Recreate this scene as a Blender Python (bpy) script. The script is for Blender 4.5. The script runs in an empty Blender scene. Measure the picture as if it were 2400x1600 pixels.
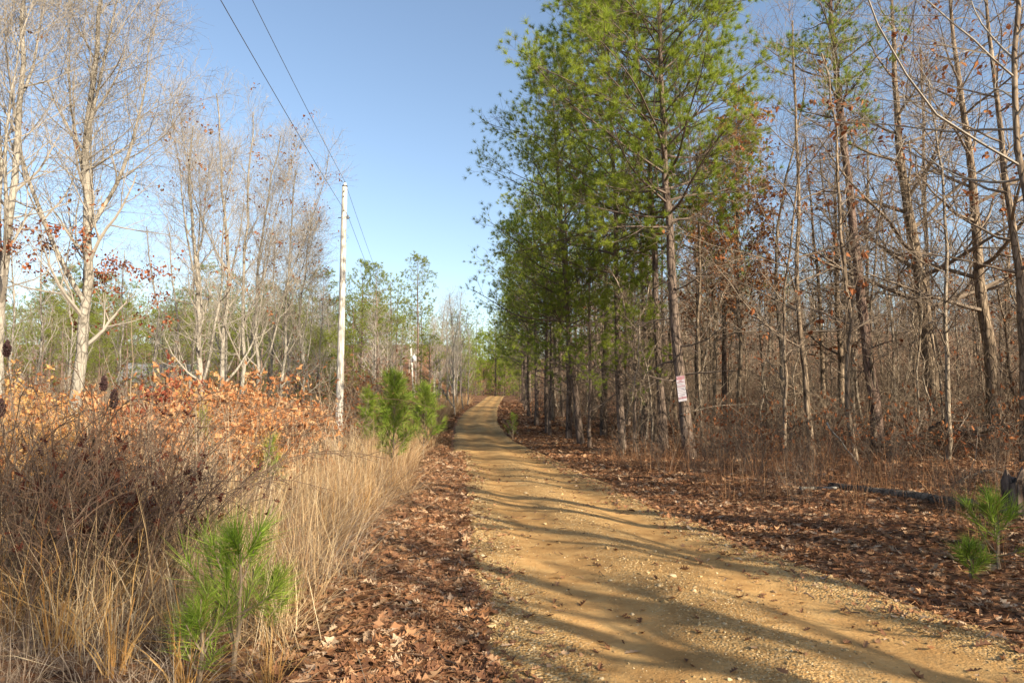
import bpy, math
import numpy as np
from mathutils import Vector
rad = math.radians
C = bpy.context.scene.collection
SC = bpy.context.scene
UP = np.array([0., 0., 1.])

# ------------------------------------------------------------------ helpers: mesh
class MB:
    """collects vertices, quads and triangles and links them as one mesh object"""
    def __init__(s): s.v = []; s.q = []; s.t = []; s.n = 0; s.qm = []; s.tm = []
    def add(s, v, q=None, t=None, m=0):
        v = np.asarray(v, float).reshape(-1, 3)
        if q is not None and len(q):
            q = np.asarray(q, np.int64).reshape(-1, 4); s.q.append(q + s.n); s.qm.append(np.full(len(q), m))
        if t is not None and len(t):
            t = np.asarray(t, np.int64).reshape(-1, 3); s.t.append(t + s.n); s.tm.append(np.full(len(t), m))
        s.v.append(v); s.n += len(v); return s
    def mesh(s, name, mats, smooth=False):
        v = np.concatenate(s.v)
        q = np.concatenate(s.q) if s.q else np.zeros((0, 4), np.int64)
        t = np.concatenate(s.t) if s.t else np.zeros((0, 3), np.int64)
        me = bpy.data.meshes.new(name)
        me.vertices.add(len(v)); me.vertices.foreach_set('co', v.astype(np.float32).ravel())
        lv = np.concatenate([q.ravel(), t.ravel()]).astype(np.int32)
        me.loops.add(len(lv)); me.loops.foreach_set('vertex_index', lv)
        np_ = len(q) + len(t)
        me.polygons.add(np_)
        ls = np.concatenate([np.arange(len(q)) * 4, len(q) * 4 + np.arange(len(t)) * 3]).astype(np.int32)
        me.polygons.foreach_set('loop_start', ls)
        mi = np.concatenate([np.concatenate(s.qm) if s.qm else np.zeros(0), np.concatenate(s.tm) if s.tm else np.zeros(0)]).astype(np.int32)
        if mi.any(): me.polygons.foreach_set('material_index', mi)
        me.update(calc_edges=True)
        me.polygons.foreach_set('use_smooth', np.full(np_, smooth))
        for m in (mats if isinstance(mats, (list, tuple)) else [mats]): me.materials.append(m)
        return me

def link(name, me, parent=None, loc=None):
    o = bpy.data.objects.new(name, me); C.objects.link(o)
    if parent is not None: o.parent = parent
    if loc is not None: o.location = loc
    return o
def tag(o, label=None, cat=None, group=None, kind=None):
    for k, v in (('label', label), ('category', cat), ('group', group), ('kind', kind)):
        if v: o[k] = v
    return o
def empty(name, loc=(0, 0, 0), rz=0.0, sc=1.0):
    o = bpy.data.objects.new(name, None); C.objects.link(o)
    o.empty_display_size = .2
    o.location = loc; o.rotation_euler = (0, 0, rz); o.scale = (sc, sc, sc) if np.isscalar(sc) else sc
    return o
def thing(name, parts, label, cat, loc, rz=0.0, sc=1.0, group=None, tilt=None):
    """an Empty at the thing's base with one child per (part name, mesh)"""
    r = tag(empty(name, loc, rz, sc), label, cat, group)
    if tilt: r.rotation_euler = (tilt[0], tilt[1], rz)
    for pn, me in parts: link(pn, me, r)
    return r
def norm(a): return a / np.maximum(np.linalg.norm(a, axis=-1, keepdims=True), 1e-9)

def tubes(P, R, sides=5, cap=False):
    """P (M,n,3) polylines, R (M,n) radii -> vertices, quads"""
    P = np.asarray(P, float); R = np.asarray(R, float)
    if P.ndim == 2: P = P[None]; R = R[None]
    M, n, _ = P.shape
    T = norm(np.gradient(P, axis=1))
    d = norm(P[:, -1] - P[:, 0])
    ref = np.where(np.abs(d[:, 2:3]) > .8, np.array([[1., .13, 0]]), np.array([[.05, .1, 1.]]))
    A = norm(np.cross(T, ref[:, None, :])); B = np.cross(T, A)
    a = np.arange(sides) * 2 * np.pi / sides
    V = P[:, :, None, :] + R[:, :, None, None] * (np.cos(a)[:, None] * A[:, :, None, :] + np.sin(a)[:, None] * B[:, :, None, :])
    idx = np.arange(M * n * sides).reshape(M, n, sides)
    nx = np.roll(idx, -1, axis=2)
    Q = np.stack([idx[:, :-1], nx[:, :-1], nx[:, 1:], idx[:, 1:]], -1).reshape(-1, 4)
    return V.reshape(-1, 3), Q

def kids(rng, P, R, k, t0, t1, ang, ln, n, up, wob, rr=.6, rmin=.003, tip=.35, bias=None, lmax=None, phi0=None):
    """k children on each polyline. ang(t), ln(t) callables (radians, metres)."""
    M, m, _ = P.shape
    t = t0 + (t1 - t0) * (np.arange(k)[None, :] + rng.uniform(0, 1, (M, k))) / k
    f = np.clip(t * (m - 1), 0, m - 1.001); i = f.astype(int); w = (f - i)
    r_ = np.arange(M)[:, None]
    p = P[r_, i] * (1 - w)[..., None] + P[r_, i + 1] * w[..., None]
    rad_ = R[r_, i] * (1 - w) + R[r_, i + 1] * w
    T = norm(P[r_, i + 1] - P[r_, i])
    ref = np.where(np.abs(T[..., 2:3]) > .9, np.array([1., 0, 0]), np.array([0., 0, 1.]))
    a1 = norm(np.cross(T, ref)); a2 = np.cross(T, a1)
    phi = (np.arange(k) * 2.39996)[None, :] + rng.uniform(0, 6.28, (M, 1)) + rng.normal(0, .35, (M, k)) if phi0 is None else phi0(rng, M, k)
    A = ang(t)
    D = np.cos(A)[..., None] * T + np.sin(A)[..., None] * (np.cos(phi)[..., None] * a1 + np.sin(phi)[..., None] * a2)
    L = ln(t) * rng.uniform(.65, 1.3, (M, k))
    if bias is not None:                                  # longer towards a horizontal direction
        L = L * (1 + bias[2] * (D[..., 0] * bias[0] + D[..., 1] * bias[1]))
    if lmax: L = np.minimum(L, lmax * rng.uniform(.85, 1, L.shape))
    p = p.reshape(-1, 3); D = norm(D.reshape(-1, 3)); L = L.reshape(-1)
    pts = [p]
    for j in range(n - 1):
        D = norm(D + up * UP + rng.normal(0, wob, D.shape))
        pts.append(pts[-1] + D * (L / (n - 1))[:, None])
    Pn = np.stack(pts, 1)
    r0 = np.maximum(rad_.reshape(-1) * rr, rmin)
    Rn = np.maximum(r0[:, None] * np.linspace(1, tip, n)[None, :], rmin * .6)
    return Pn, Rn

def needles(rng, pos, d, k, length, width, spread=(.25, 1.1), back=.1, droop=.05, vary=0.):
    """k thin triangular needles round every tuft"""
    N = len(pos); d = norm(d)
    D = np.repeat(d, k, 0); O = np.repeat(pos, k, 0)
    O = O - D * rng.uniform(0, back, (N * k, 1))
    rv = norm(np.cross(D, rng.normal(0, 1, D.shape)))
    a = rng.uniform(spread[0], spread[1], (N * k, 1))
    nd = norm(np.cos(a) * D + np.sin(a) * rv)
    L = length * rng.uniform(.7, 1.15, (N * k, 1)) * np.repeat(rng.uniform(1 - vary, 1 + .5 * vary, (N, 1)), k, 0)
    sd = norm(np.cross(nd, rng.normal(0, 1, nd.shape))) * width * .5
    tip = O + nd * L - UP * droop * L
    V = np.stack([O - sd, O + sd, tip], 1).reshape(-1, 3)
    return V, np.arange(N * k * 3).reshape(-1, 3)

OAK = np.array([.03, .10, .46, .15, .62, .17, .55, .20, .06]); OAKU = np.array([-.15, .08, .24, .32, .5, .58, .74, .86, 1.])
PLAIN = np.array([.08, .5, .62, .42, .04]); PLAINU = np.array([0, .25, .5, .78, 1.])
def leafs(rng, pos, yaw, pitch, roll, size, shape='oak', curl=.35):
    """leaf blades with a midrib and two curled sides"""
    W, U = (OAK, OAKU) if shape == 'oak' else (PLAIN, PLAINU)
    N = len(pos); m = len(W)
    size = np.asarray(size).reshape(-1, 1) * np.ones((N, 1))
    cu = rng.uniform(-.2, 1., (N, 1)) * curl; bo = rng.uniform(-.3, .6, (N, 1)) * curl
    x = np.stack([-W * .62, 0 * W, W * .62], 1)
    X = x[None] * np.ones((N, m, 3)); X = X * rng.uniform(.55, 1.15, (N, 1, 1))
    Y = (U[None, :, None] - .5) * np.ones((N, m, 3))
    Z = cu[:, :, None] * np.abs(x)[None] * 1.3 + bo[:, :, None] * ((U - .5) ** 2)[None, :, None] * 2
    p = np.stack([X, Y, Z], -1) * size[:, :, None, None]
    def rot(p, a, i, j):
        c = np.cos(a)[:, None, None]; s_ = np.sin(a)[:, None, None]
        q = p.copy(); q[..., i] = c * p[..., i] - s_ * p[..., j]; q[..., j] = s_ * p[..., i] + c * p[..., j]; return q
    p = rot(p, roll, 0, 2); p = rot(p, pitch, 1, 2); p = rot(p, yaw, 0, 1)
    V = (p + pos[:, None, None, :]).reshape(-1, 3)
    idx = np.arange(N * m * 3).reshape(N, m, 3)
    Q = np.stack([idx[:, :-1, :-1], idx[:, :-1, 1:], idx[:, 1:, 1:], idx[:, 1:, :-1]], -1).reshape(-1, 4)
    return V, Q

def blades(rng, base, h, az, lean, width, n=4, flop=.5, kink=.3):
    """grass blades as narrow bent strips"""
    N = len(base); u = np.linspace(0, 1, n)[None, :]
    d = np.stack([np.cos(az), np.sin(az), 0 * az], -1)
    out = (lean[:, None] * u + flop * lean[:, None] * u ** 3) * h[:, None]
    up = h[:, None] * u * (1 - .35 * np.minimum(lean[:, None], 1.2) * u)
    P = base[:, None, :] + out[..., None] * d[:, None, :] + up[..., None] * UP
    kk = (rng.uniform(0, 1, N) < kink)[:, None] * np.clip(u - rng.uniform(.25, .7, (N, 1)), 0, 1) * h[:, None]
    ka = rng.uniform(0, 6.28, N)
    P = P + kk[..., None] * np.stack([np.cos(ka), np.sin(ka), -rng.uniform(.4, 1.3, N)], -1)[:, None, :]
    P = P + rng.normal(0, .022, P.shape) * u[..., None] * h[:, None, None]
    fa = rng.uniform(0, np.pi, N); sd = np.stack([np.cos(fa), np.sin(fa), 0 * fa], -1)
    w = width[:, None] * (1 - .8 * u)
    A = P - sd[:, None, :] * w[..., None] * .5; B = P + sd[:, None, :] * w[..., None] * .5
    V = np.stack([A, B], 2).reshape(-1, 3)
    idx = np.arange(N * n * 2).reshape(N, n, 2)
    Q = np.stack([idx[:, :-1, 0], idx[:, :-1, 1], idx[:, 1:, 1], idx[:, 1:, 0]], -1).reshape(-1, 4)
    return V, Q

# ------------------------------------------------------------------ helpers: materials
def mat(name):
    m = bpy.data.materials.new(name); m.use_nodes = True
    nt = m.node_tree; nt.nodes.clear()
    return m, nt, nt.nodes, nt.links
def ramp(N, cols, inter='LINEAR'):
    r = N.new('ShaderNodeValToRGB'); r.color_ramp.interpolation = inter
    e = r.color_ramp.elements
    while len(e) < len(cols): e.new(.5)
    for k, c in enumerate(cols):
        e[k].position = c[0]; e[k].color = (*c[1], 1)
    return r
def leaf_mat(name, cols, trans=.35, rough=.6, clump=.0, clump_col=None, scale=.6, spec=.0, inter='LINEAR', haze=None):
    """thin blades: colour differs from blade to blade; part of the light passes through"""
    m, nt, N, L = mat(name)
    g = N.new('ShaderNodeNewGeometry'); r = ramp(N, cols, inter)
    L.new(g.outputs['Random Per Island'], r.inputs[0]); col = r.outputs[0]
    if clump_col:
        tc = N.new('ShaderNodeTexCoord'); no = N.new('ShaderNodeTexNoise'); no.inputs['Scale'].default_value = scale
        L.new(tc.outputs['Object'], no.inputs['Vector'])
        mr = N.new('ShaderNodeMapRange'); mr.inputs[1].default_value = .4; mr.inputs[2].default_value = .65
        mr.inputs[4].default_value = clump
        L.new(no.outputs[0], mr.inputs[0])
        mx = N.new('ShaderNodeMix'); mx.data_type = 'RGBA'
        L.new(mr.outputs[0], mx.inputs[0]); L.new(col, mx.inputs[6]); mx.inputs[7].default_value = (*clump_col, 1); col = mx.outputs[2]
    d = N.new('ShaderNodeBsdfPrincipled'); d.inputs['Roughness'].default_value = rough; d.inputs['Specular IOR Level'].default_value = spec
    t = N.new('ShaderNodeBsdfTranslucent'); s = N.new('ShaderNodeMixShader'); s.inputs[0].default_value = trans
    L.new(col, d.inputs['Base Color']); L.new(col, t.inputs[0]); L.new(d.outputs[0], s.inputs[1]); L.new(t.outputs[0], s.inputs[2])
    o = N.new('ShaderNodeOutputMaterial'); L.new(s.outputs[0], o.inputs[0]); return m
def bark_mat(name, c0, c1, c2, scale=14, stretch=.22, bump=.6, patch=None):
    """bark: furrows stretched up the trunk, with paler and darker patches"""
    m, nt, N, L = mat(name)
    tc = N.new('ShaderNodeTexCoord'); mp = N.new('ShaderNodeMapping'); mp.inputs['Scale'].default_value = (1, 1, stretch)
    L.new(tc.outputs['Object'], mp.inputs[0])
    n1 = N.new('ShaderNodeTexNoise'); n1.inputs['Scale'].default_value = scale; n1.inputs['Detail'].default_value = 5; n1.inputs['Roughness'].default_value = .65
    L.new(mp.outputs[0], n1.inputs['Vector'])
    vo = N.new('ShaderNodeTexVoronoi'); vo.feature = 'DISTANCE_TO_EDGE'; vo.inputs['Scale'].default_value = scale * .9
    L.new(mp.outputs[0], vo.inputs['Vector'])
    r = ramp(N, [(.3, c0), (.5, c1), (.7, c2)]); L.new(n1.outputs[0], r.inputs[0]); col = r.outputs[0]
    mr = N.new('ShaderNodeMapRange'); mr.inputs[2].default_value = .12; mr.inputs[3].default_value = .45; L.new(vo.outputs[0], mr.inputs[0])
    mx = N.new('ShaderNodeMix'); mx.data_type = 'RGBA'; mx.blend_type = 'MULTIPLY'; mx.inputs[0].default_value = 1
    L.new(col, mx.inputs[6]); L.new(mr.outputs[0], mx.inputs[7]); col = mx.outputs[2]
    n2 = N.new('ShaderNodeTexNoise'); n2.inputs['Scale'].default_value = 1.3; n2.inputs['Detail'].default_value = 3
    L.new(tc.outputs['Object'], n2.inputs['Vector'])
    if patch:
        r2 = ramp(N, [(.48, (0, 0, 0)), (.6, (1, 1, 1))]); L.new(n2.outputs[0], r2.inputs[0])
        m2 = N.new('ShaderNodeMix'); m2.data_type = 'RGBA'; L.new(r2.outputs[0], m2.inputs[0]); L.new(col, m2.inputs[6]); m2.inputs[7].default_value = (*patch, 1)
        col = m2.outputs[2]
    b = N.new('ShaderNodeBump'); b.inputs['Strength'].default_value = bump; b.inputs['Distance'].default_value = .03
    L.new(mr.outputs[0], b.inputs['Height'])
    d = N.new('ShaderNodeBsdfPrincipled'); d.inputs['Roughness'].default_value = .9; d.inputs['Specular IOR Level'].default_value = .15
    L.new(col, d.inputs['Base Color']); L.new(b.outputs[0], d.inputs['Normal'])
    o = N.new('ShaderNodeOutputMaterial'); L.new(d.outputs[0], o.inputs[0]); return m
def plain(name, c, rough=.6, metal=0.0, var=.12, scale=8):
    m, nt, N, L = mat(name)
    tc = N.new('ShaderNodeTexCoord'); no = N.new('ShaderNodeTexNoise'); no.inputs['Scale'].default_value = scale; no.inputs['Detail'].default_value = 4
    L.new(tc.outputs['Object'], no.inputs['Vector'])
    r = ramp(N, [(.3, tuple(x * (1 - var) for x in c)), (.7, tuple(min(1, x * (1 + var)) for x in c))]); L.new(no.outputs[0], r.inputs[0])
    d = N.new('ShaderNodeBsdfPrincipled'); d.inputs['Roughness'].default_value = rough; d.inputs['Metallic'].default_value = metal
    L.new(r.outputs[0], d.inputs['Base Color'])
    o = N.new('ShaderNodeOutputMaterial'); L.new(d.outputs[0], o.inputs[0]); return m

M = {}
M['bark_pale'] = bark_mat('bark_pale', (.10, .085, .066), (.245, .22, .182), (.375, .35, .30), 9, .5, .8, (.31, .28, .235))
M['twig_pale'] = plain('twig_pale', (.255, .225, .185), .85, 0, .2, 3)
M['bark_dead'] = bark_mat('bark_dead', (.05, .038, .028), (.125, .098, .074), (.20, .16, .12), 12, .6, .8)
M['bark_mid'] = bark_mat('bark_mid', (.11, .085, .062), (.28, .225, .165), (.42, .355, .275), 11, .3, .8)
M['bark_grey'] = bark_mat('bark_grey', (.085, .06, .042), (.24, .18, .125), (.39, .31, .225), 11, .25, .9)
M['twig_grey'] = plain('twig_grey', (.185, .14, .10), .85, 0, .25, 3)
M['bark_pine'] = bark_mat('bark_pine', (.055, .042, .036), (.155, .115, .09), (.25, .19, .15), 9, .3, 1.0)
M['bark_red'] = bark_mat('bark_red', (.10, .06, .045), (.20, .135, .105), (.28, .21, .17), 12, .3, .8)
M['twig_pine'] = plain('twig_pine', (.115, .085, .065), .9, 0, .25, 3)
M['twig_brown'] = plain('twig_brown', (.13, .09, .06), .9, 0, .3, 3)
M['cane'] = plain('cane', (.10, .06, .036), .7, 0, .3, 6)
M['cane_dark'] = plain('cane_dark', (.055, .034, .024), .7, 0, .3, 6)
M['twig_tan'] = plain('twig_tan', (.22, .165, .11), .9, 0, .3, 3)
M['needle'] = leaf_mat('needle', [(0, (.12, .20, .026)), (.5, (.235, .325, .038)), (.94, (.38, .45, .06)), (.96, (.24, .15, .06)), (1, (.30, .17, .07))], .42, .45, .6, (.36, .40, .05), .55, .12)
M['needle_far'] = leaf_mat('needle_far', [(0, (.11, .155, .03)), (.5, (.18, .235, .042)), (1, (.26, .29, .055))], .3, .6, .5, (.23, .22, .05), .3)
M['needle_young'] = leaf_mat('needle_young', [(0, (.08, .145, .016)), (.5, (.20, .32, .034)), (.95, (.36, .46, .08)), (.97, (.32, .20, .08)), (1, (.36, .22, .10))], .35, .4, .5, (.25, .27, .05), 2., .15)
M['leaf_amber'] = leaf_mat('leaf_amber', [(0, (.35, .13, .05)), (.5, (.5, .22, .09)), (1, (.6, .33, .15))], .45)
M['leaf_orange'] = leaf_mat('leaf_orange', [(0, (.24, .09, .04)), (.3, (.42, .18, .075)), (.7, (.56, .29, .13)), (1, (.62, .43, .25))], .35)
M['leaf_yellow'] = leaf_mat('leaf_yellow', [(0, (.34, .17, .06)), (.4, (.54, .31, .12)), (.75, (.66, .44, .19)), (1, (.46, .20, .08))], .35)
M['leaf_red'] = leaf_mat('leaf_red', [(0, (.15, .035, .024)), (.5, (.25, .07, .04)), (1, (.34, .14, .08))], .3)
M['leaf_maroon'] = leaf_mat('leaf_maroon', [(0, (.05, .018, .014)), (.5, (.10, .035, .025)), (1, (.16, .07, .045))], .25)
M['leaf_oxblood'] = leaf_mat('leaf_oxblood', [(0, (.13, .04, .024)), (.5, (.25, .085, .045)), (1, (.38, .17, .08))], .3)
M['leaf_rust'] = leaf_mat('leaf_rust', [(0, (.17, .06, .03)), (.5, (.28, .11, .05)), (1, (.38, .18, .08))], .3)
M['leaf_litter'] = leaf_mat('leaf_litter', [(0, (.085, .04, .022)), (.35, (.16, .075, .04)), (.6, (.24, .115, .055)), (.82, (.33, .19, .10)), (1, (.42, .30, .19))], .1, .7, .5, (.11, .06, .04), .8, .1)
M['leaf_litter_fresh'] = leaf_mat('leaf_litter_fresh', [(0, (.10, .05, .03)), (.3, (.23, .11, .055)), (.55, (.36, .18, .085)), (.8, (.46, .28, .15)), (1, (.58, .44, .30))], .12, .7, .5, (.20, .10, .06), 1.6, .08)
M['grass_tan'] = leaf_mat('grass_tan', [(0, (.20, .11, .055)), (.3, (.40, .25, .125)), (.7, (.56, .39, .21)), (1, (.70, .56, .36))], .3, .6, .55, (.36, .20, .10), 1.1)
M['grass_gold'] = leaf_mat('grass_gold', [(0, (.36, .19, .065)), (.5, (.50, .29, .10)), (1, (.60, .40, .17))], .3)
M['grass_rust'] = leaf_mat('grass_rust', [(0, (.20, .09, .045)), (.5, (.32, .165, .085)), (1, (.42, .26, .14))], .25)
M['grass_pale'] = leaf_mat('grass_pale', [(0, (.40, .26, .13)), (.5, (.56, .42, .24)), (1, (.68, .56, .38))], .3)
M['grass_grey'] = leaf_mat('grass_grey', [(0, (.14, .095, .065)), (.5, (.28, .21, .15)), (1, (.46, .38, .29))], .2)

# ------------------------------------------------------------------ terrain and road shape
H_EYE, F_PX, TILT = 1.6, 1568.0, math.atan(141 / 1568.0)
RY = np.array([-30, -10, 0, 4, 5.3, 7.7, 11.1, 14.3, 20, 27, 33, 42, 60, 77, 100, 125, 170])
RL = np.array([2.2, .8, .05, -.27, -.48, -.70, -.93, -1.18, -1.66, -2.35, -2.85, -3.45, -4.0, -4.1, -3.7, -3.0, -2.0])
RR = np.array([8.0, 5.4, 4.2, 3.6, 3.4, 2.75, 2.25, 1.9, 1.35, .7, -.1, -.85, -1.25, -1.4, -1.2, -.4, .9])
ZY = np.array([-40, 0, 8, 18, 26, 31, 38, 46, 60, 77, 92, 102, 110, 120, 150, 220, 900])
ZZ = np.array([0, 0, 0, -.03, -.16, -.18, .15, .62, 1.0, 1.4, 2.15, 2.6, 2.7, 2.5, 1.6, 1.2, 1.0])
_yy = np.arange(-60, 950, .25)
def _sm(y, v, s):
    f = np.interp(_yy, y, v); k = np.exp(-.5 * (np.arange(-60, 61) * .25 / s) ** 2); k /= k.sum()
    return np.convolve(np.pad(f, 60, mode='edge'), k, 'valid')
_rl, _rr, _zz = _sm(RY, RL, 1.0), _sm(RY, RR, 1.0), _sm(ZY, ZZ, 2.5)
def xl(y): return np.interp(y, _yy, _rl)
def xr(y): return np.interp(y, _yy, _rr)
def wav(x, y, s=1.0, ph=0.0):
    return (np.sin(x * 1.7 * s + 1.3 * np.sin(y * .9 * s + ph)) + np.sin(y * 2.1 * s + 1.1 * np.sin(x * 1.3 * s + 2 + ph)) + np.sin((x + y) * 3.3 * s + ph)) / 3
def zt(x, y):
    """terrain height"""
    x = np.asarray(x, float); y = np.asarray(y, float)
    z = np.interp(y, _yy, _zz)
    dr = np.clip(x - xr(y), 0, None); dl = np.clip(xl(y) - x, 0, None)
    z = z + .10 * (1 - np.exp(-dr / 1.2)) + np.clip(dr - 2, 0, 25) * .012 + .06 * (1 - np.exp(-dl / .8))
    ss = lambda v: np.clip(v, 0, 1) ** 2 * (3 - 2 * np.clip(v, 0, 1))
    z = z + 9 * ss((y - 42) / 95) * ss((dr - 7) / 22) + 5 * ss((y - 60) / 90) * ss((dl - 8) / 14) + 15 * ss((y - 126) / 110)
    off = np.clip(np.maximum(dr, dl) / 1.5, 0, 1)
    return z + off * (.05 * wav(x, y, .5) + .09 * wav(x, y, .13, 1.))
def pw(px, py, Y):
    """world point seen at pixel (2352 x 1568 frame) at distance Y ahead"""
    a = (px - 1176) / F_PX; b = (784 - py) / F_PX
    s = Y / (math.cos(TILT) - b * math.sin(TILT))
    return np.array([a * s, Y, H_EYE + s * (math.sin(TILT) + b * math.cos(TILT))])
def gx(px, Y): return (px - 1176) / F_PX * Y
def gp(px, Y):
    x = gx(px, Y); return (x, Y, float(zt(x, Y)))

def ground():
    xs = np.concatenate([-np.geomspace(900, 26, 26), np.arange(-24, -6, 1.0), np.arange(-6, 9, .3), np.arange(9, 26, 1.0), np.geomspace(27, 900, 26)])
    ys = np.concatenate([-np.geomspace(300, 14, 10), np.arange(-12, 30, .35), np.arange(30, 130, .8), np.geomspace(131, 1200, 26)])
    X, Y = np.meshgrid(xs, ys, indexing='ij')
    Z = zt(X, Y)
    inside = np.minimum(X - xl(Y), xr(Y) - X)
    Z = Z - .07 * np.clip((inside + .05) / .35, 0, 1)
    V = np.stack([X, Y, Z], -1).reshape(-1, 3)
    idx = np.arange(V.shape[0]).reshape(X.shape)
    Q = np.stack([idx[:-1, :-1], idx[1:, :-1], idx[1:, 1:], idx[:-1, 1:]], -1).reshape(-1, 4)
    m, nt, N, L = mat('leafy_soil')
    tc = N.new('ShaderNodeTexCoord')
    v = N.new('ShaderNodeTexVoronoi'); v.inputs['Scale'].default_value = 11; L.new(tc.outputs['Object'], v.inputs['Vector'])
    r = ramp(N, [(0, (.07, .04, .025)), (.4, (.17, .085, .045)), (.7, (.27, .145, .075)), (1, (.40, .26, .15))])
    sp = N.new('ShaderNodeSeparateColor'); L.new(v.outputs['Color'], sp.inputs[0]); L.new(sp.outputs[0], r.inputs[0])
    n = N.new('ShaderNodeTexNoise'); n.inputs['Scale'].default_value = .45; n.inputs['Detail'].default_value = 5; L.new(tc.outputs['Object'], n.inputs['Vector'])
    rr_ = ramp(N, [(.35, (.55, .5, .45)), (.65, (1.1, 1., .95))]); L.new(n.outputs[0], rr_.inputs[0])
    mx = N.new('ShaderNodeMix'); mx.data_type = 'RGBA'; mx.blend_type = 'MULTIPLY'; mx.inputs[0].default_value = 1
    L.new(r.outputs[0], mx.inputs[6]); L.new(rr_.outputs[0], mx.inputs[7])
    b = N.new('ShaderNodeBump'); b.inputs['Strength'].default_value = .8; b.inputs['Distance'].default_value = .03; L.new(v.outputs['Distance'], b.inputs['Height'])
    d = N.new('ShaderNodeBsdfPrincipled'); d.inputs['Roughness'].default_value = .9; d.inputs['Specular IOR Level'].default_value = .1
    L.new(mx.outputs[2], d.inputs['Base Color']); L.new(b.outputs[0], d.inputs['Normal'])
    o = N.new('ShaderNodeOutputMaterial'); L.new(d.outputs[0], o.inputs[0])
    tag(link('ground', MB().add(V, Q).mesh('ground', m, True)), kind='structure')

def road_h(u, y):
    """height of the road's cross section; u runs -1..1 across"""
    rut = -.035 * np.exp(-((u + .42) / .22) ** 2) - .04 * np.exp(-((u - .5) / .2) ** 2)
    crown = .015 * np.exp(-(u / .16) ** 2)
    edge = -.05 * np.clip((np.abs(u) - .86) / .14, 0, 1) ** 1.5
    return rut + crown + edge + .005 * wav(u * 4, y, 1.3) + .006 * wav(u * 1.5, y, .4)
def road_pt(u, y):
    y = np.asarray(y, float)
    a, b = xl(y), xr(y)
    c = (a + b) / 2; h = (b - a) / 2 - .04 + .10 * wav(y, u, .8) + .05 * wav(y, u * 2, 3.1, 1.)
    x = c + u * h
    return x, np.interp(y, _yy, _zz) + .03 + road_h(u, y)
def road():
    us = np.linspace(-1, 1, 61)
    ys = np.concatenate([np.arange(-20, 20, .1), np.arange(20, 60, .25), np.arange(60, 165, .6)])
    Yg, Ug = np.meshgrid(ys, us, indexing='ij')
    X, Z = road_pt(Ug, Yg)
    V = np.stack([X, Yg, Z], -1).reshape(-1, 3)
    idx = np.arange(V.shape[0]).reshape(X.shape)
    Q = np.stack([idx[:-1, :-1], idx[:-1, 1:], idx[1:, 1:], idx[1:, :-1]], -1).reshape(-1, 4)
    m, nt, N, L = mat('dirt_road')
    uv = N.new('ShaderNodeUVMap'); uv.uv_map = 'lane'; sx = N.new('ShaderNodeSeparateXYZ'); L.new(uv.outputs[0], sx.inputs[0])
    tc = N.new('ShaderNodeTexCoord')
    def noise(s, det=6, ro=.6):
        n = N.new('ShaderNodeTexNoise'); n.inputs['Scale'].default_value = s; n.inputs['Detail'].default_value = det; n.inputs['Roughness'].default_value = ro
        L.new(tc.outputs['Object'], n.inputs['Vector']); return n
    def math_(op, a, b=None):
        q = N.new('ShaderNodeMath'); q.operation = op
        for i, w in enumerate((a, b)):
            if w is None: continue
            if isinstance(w, (int, float)): q.inputs[i].default_value = w
            else: L.new(w, q.inputs[i])
        return q.outputs[0]
    # gravel share across the lane: edges and middle are stony, the two wheel tracks are packed clay
    wob = noise(.9, 3); uu = math_('ADD', sx.outputs[0], math_('MULTIPLY', math_('SUBTRACT', wob.outputs[0], .5), .5))
    gr = ramp(N, [(0, (1, 1, 1)), (.14, (.85, .85, .85)), (.22, (.1, .1, .1)), (.36, (.05, .05, .05)), (.46, (.5, .5, .5)), (.58, (.45, .45, .45)), (.68, (.1, .1, .1)), (.80, (.1, .1, .1)), (.88, (.8, .8, .8)), (1, (1, 1, 1))])
    L.new(math_('MULTIPLY_ADD', uu, .5), gr.inputs[0]); gr.inputs[0].links[0].from_node.inputs[2].default_value = .5
    n1 = noise(3.2); n2 = noise(26, 4, .7); n3 = noise(.55, 4)
    clay = ramp(N, [(.28, (.32, .182, .068)), (.5, (.45, .27, .105)), (.72, (.54, .36, .155))]); L.new(n1.outputs[0], clay.inputs[0])
    v = N.new('ShaderNodeTexVoronoi'); v.inputs['Scale'].default_value = 48; v.inputs['Randomness'].default_value = 1; L.new(tc.outputs['Object'], v.inputs['Vector'])
    sp = N.new('ShaderNodeSeparateColor'); L.new(v.outputs['Color'], sp.inputs[0])
    grv = ramp(N, [(0, (.24, .14, .05)), (.45, (.42, .275, .115)), (.8, (.56, .41, .20)), (1, (.66, .54, .34))]); L.new(sp.outputs[0], grv.inputs[0])
    gm = math_('MULTIPLY', gr.outputs[0], math_('ADD', math_('MULTIPLY', n2.outputs[0], .9), .35))
    mx = N.new('ShaderNodeMix'); mx.data_type = 'RGBA'; L.new(gm, mx.inputs[0]); L.new(clay.outputs[0], mx.inputs[6]); L.new(grv.outputs[0], mx.inputs[7])
    dust = ramp(N, [(.36, (.64, .61, .58)), (.64, (1.12, 1.07, 1.02))]); L.new(n3.outputs[0], dust.inputs[0])
    mz = N.new('ShaderNodeMix'); mz.data_type = 'RGBA'; mz.blend_type = 'MULTIPLY'; mz.inputs[0].default_value = 1
    L.new(mx.outputs[2], mz.inputs[6]); L.new(dust.outputs[0], mz.inputs[7])
    hgt = math_('ADD', math_('MULTIPLY', math_('SUBTRACT', 1.0, v.outputs['Distance']), math_('MULTIPLY', gm, 1.2)), math_('MULTIPLY', n2.outputs[0], .5))
    b = N.new('ShaderNodeBump'); b.inputs['Strength'].default_value = 1.0; b.inputs['Distance'].default_value = .02; L.new(hgt, b.inputs['Height'])
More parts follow.
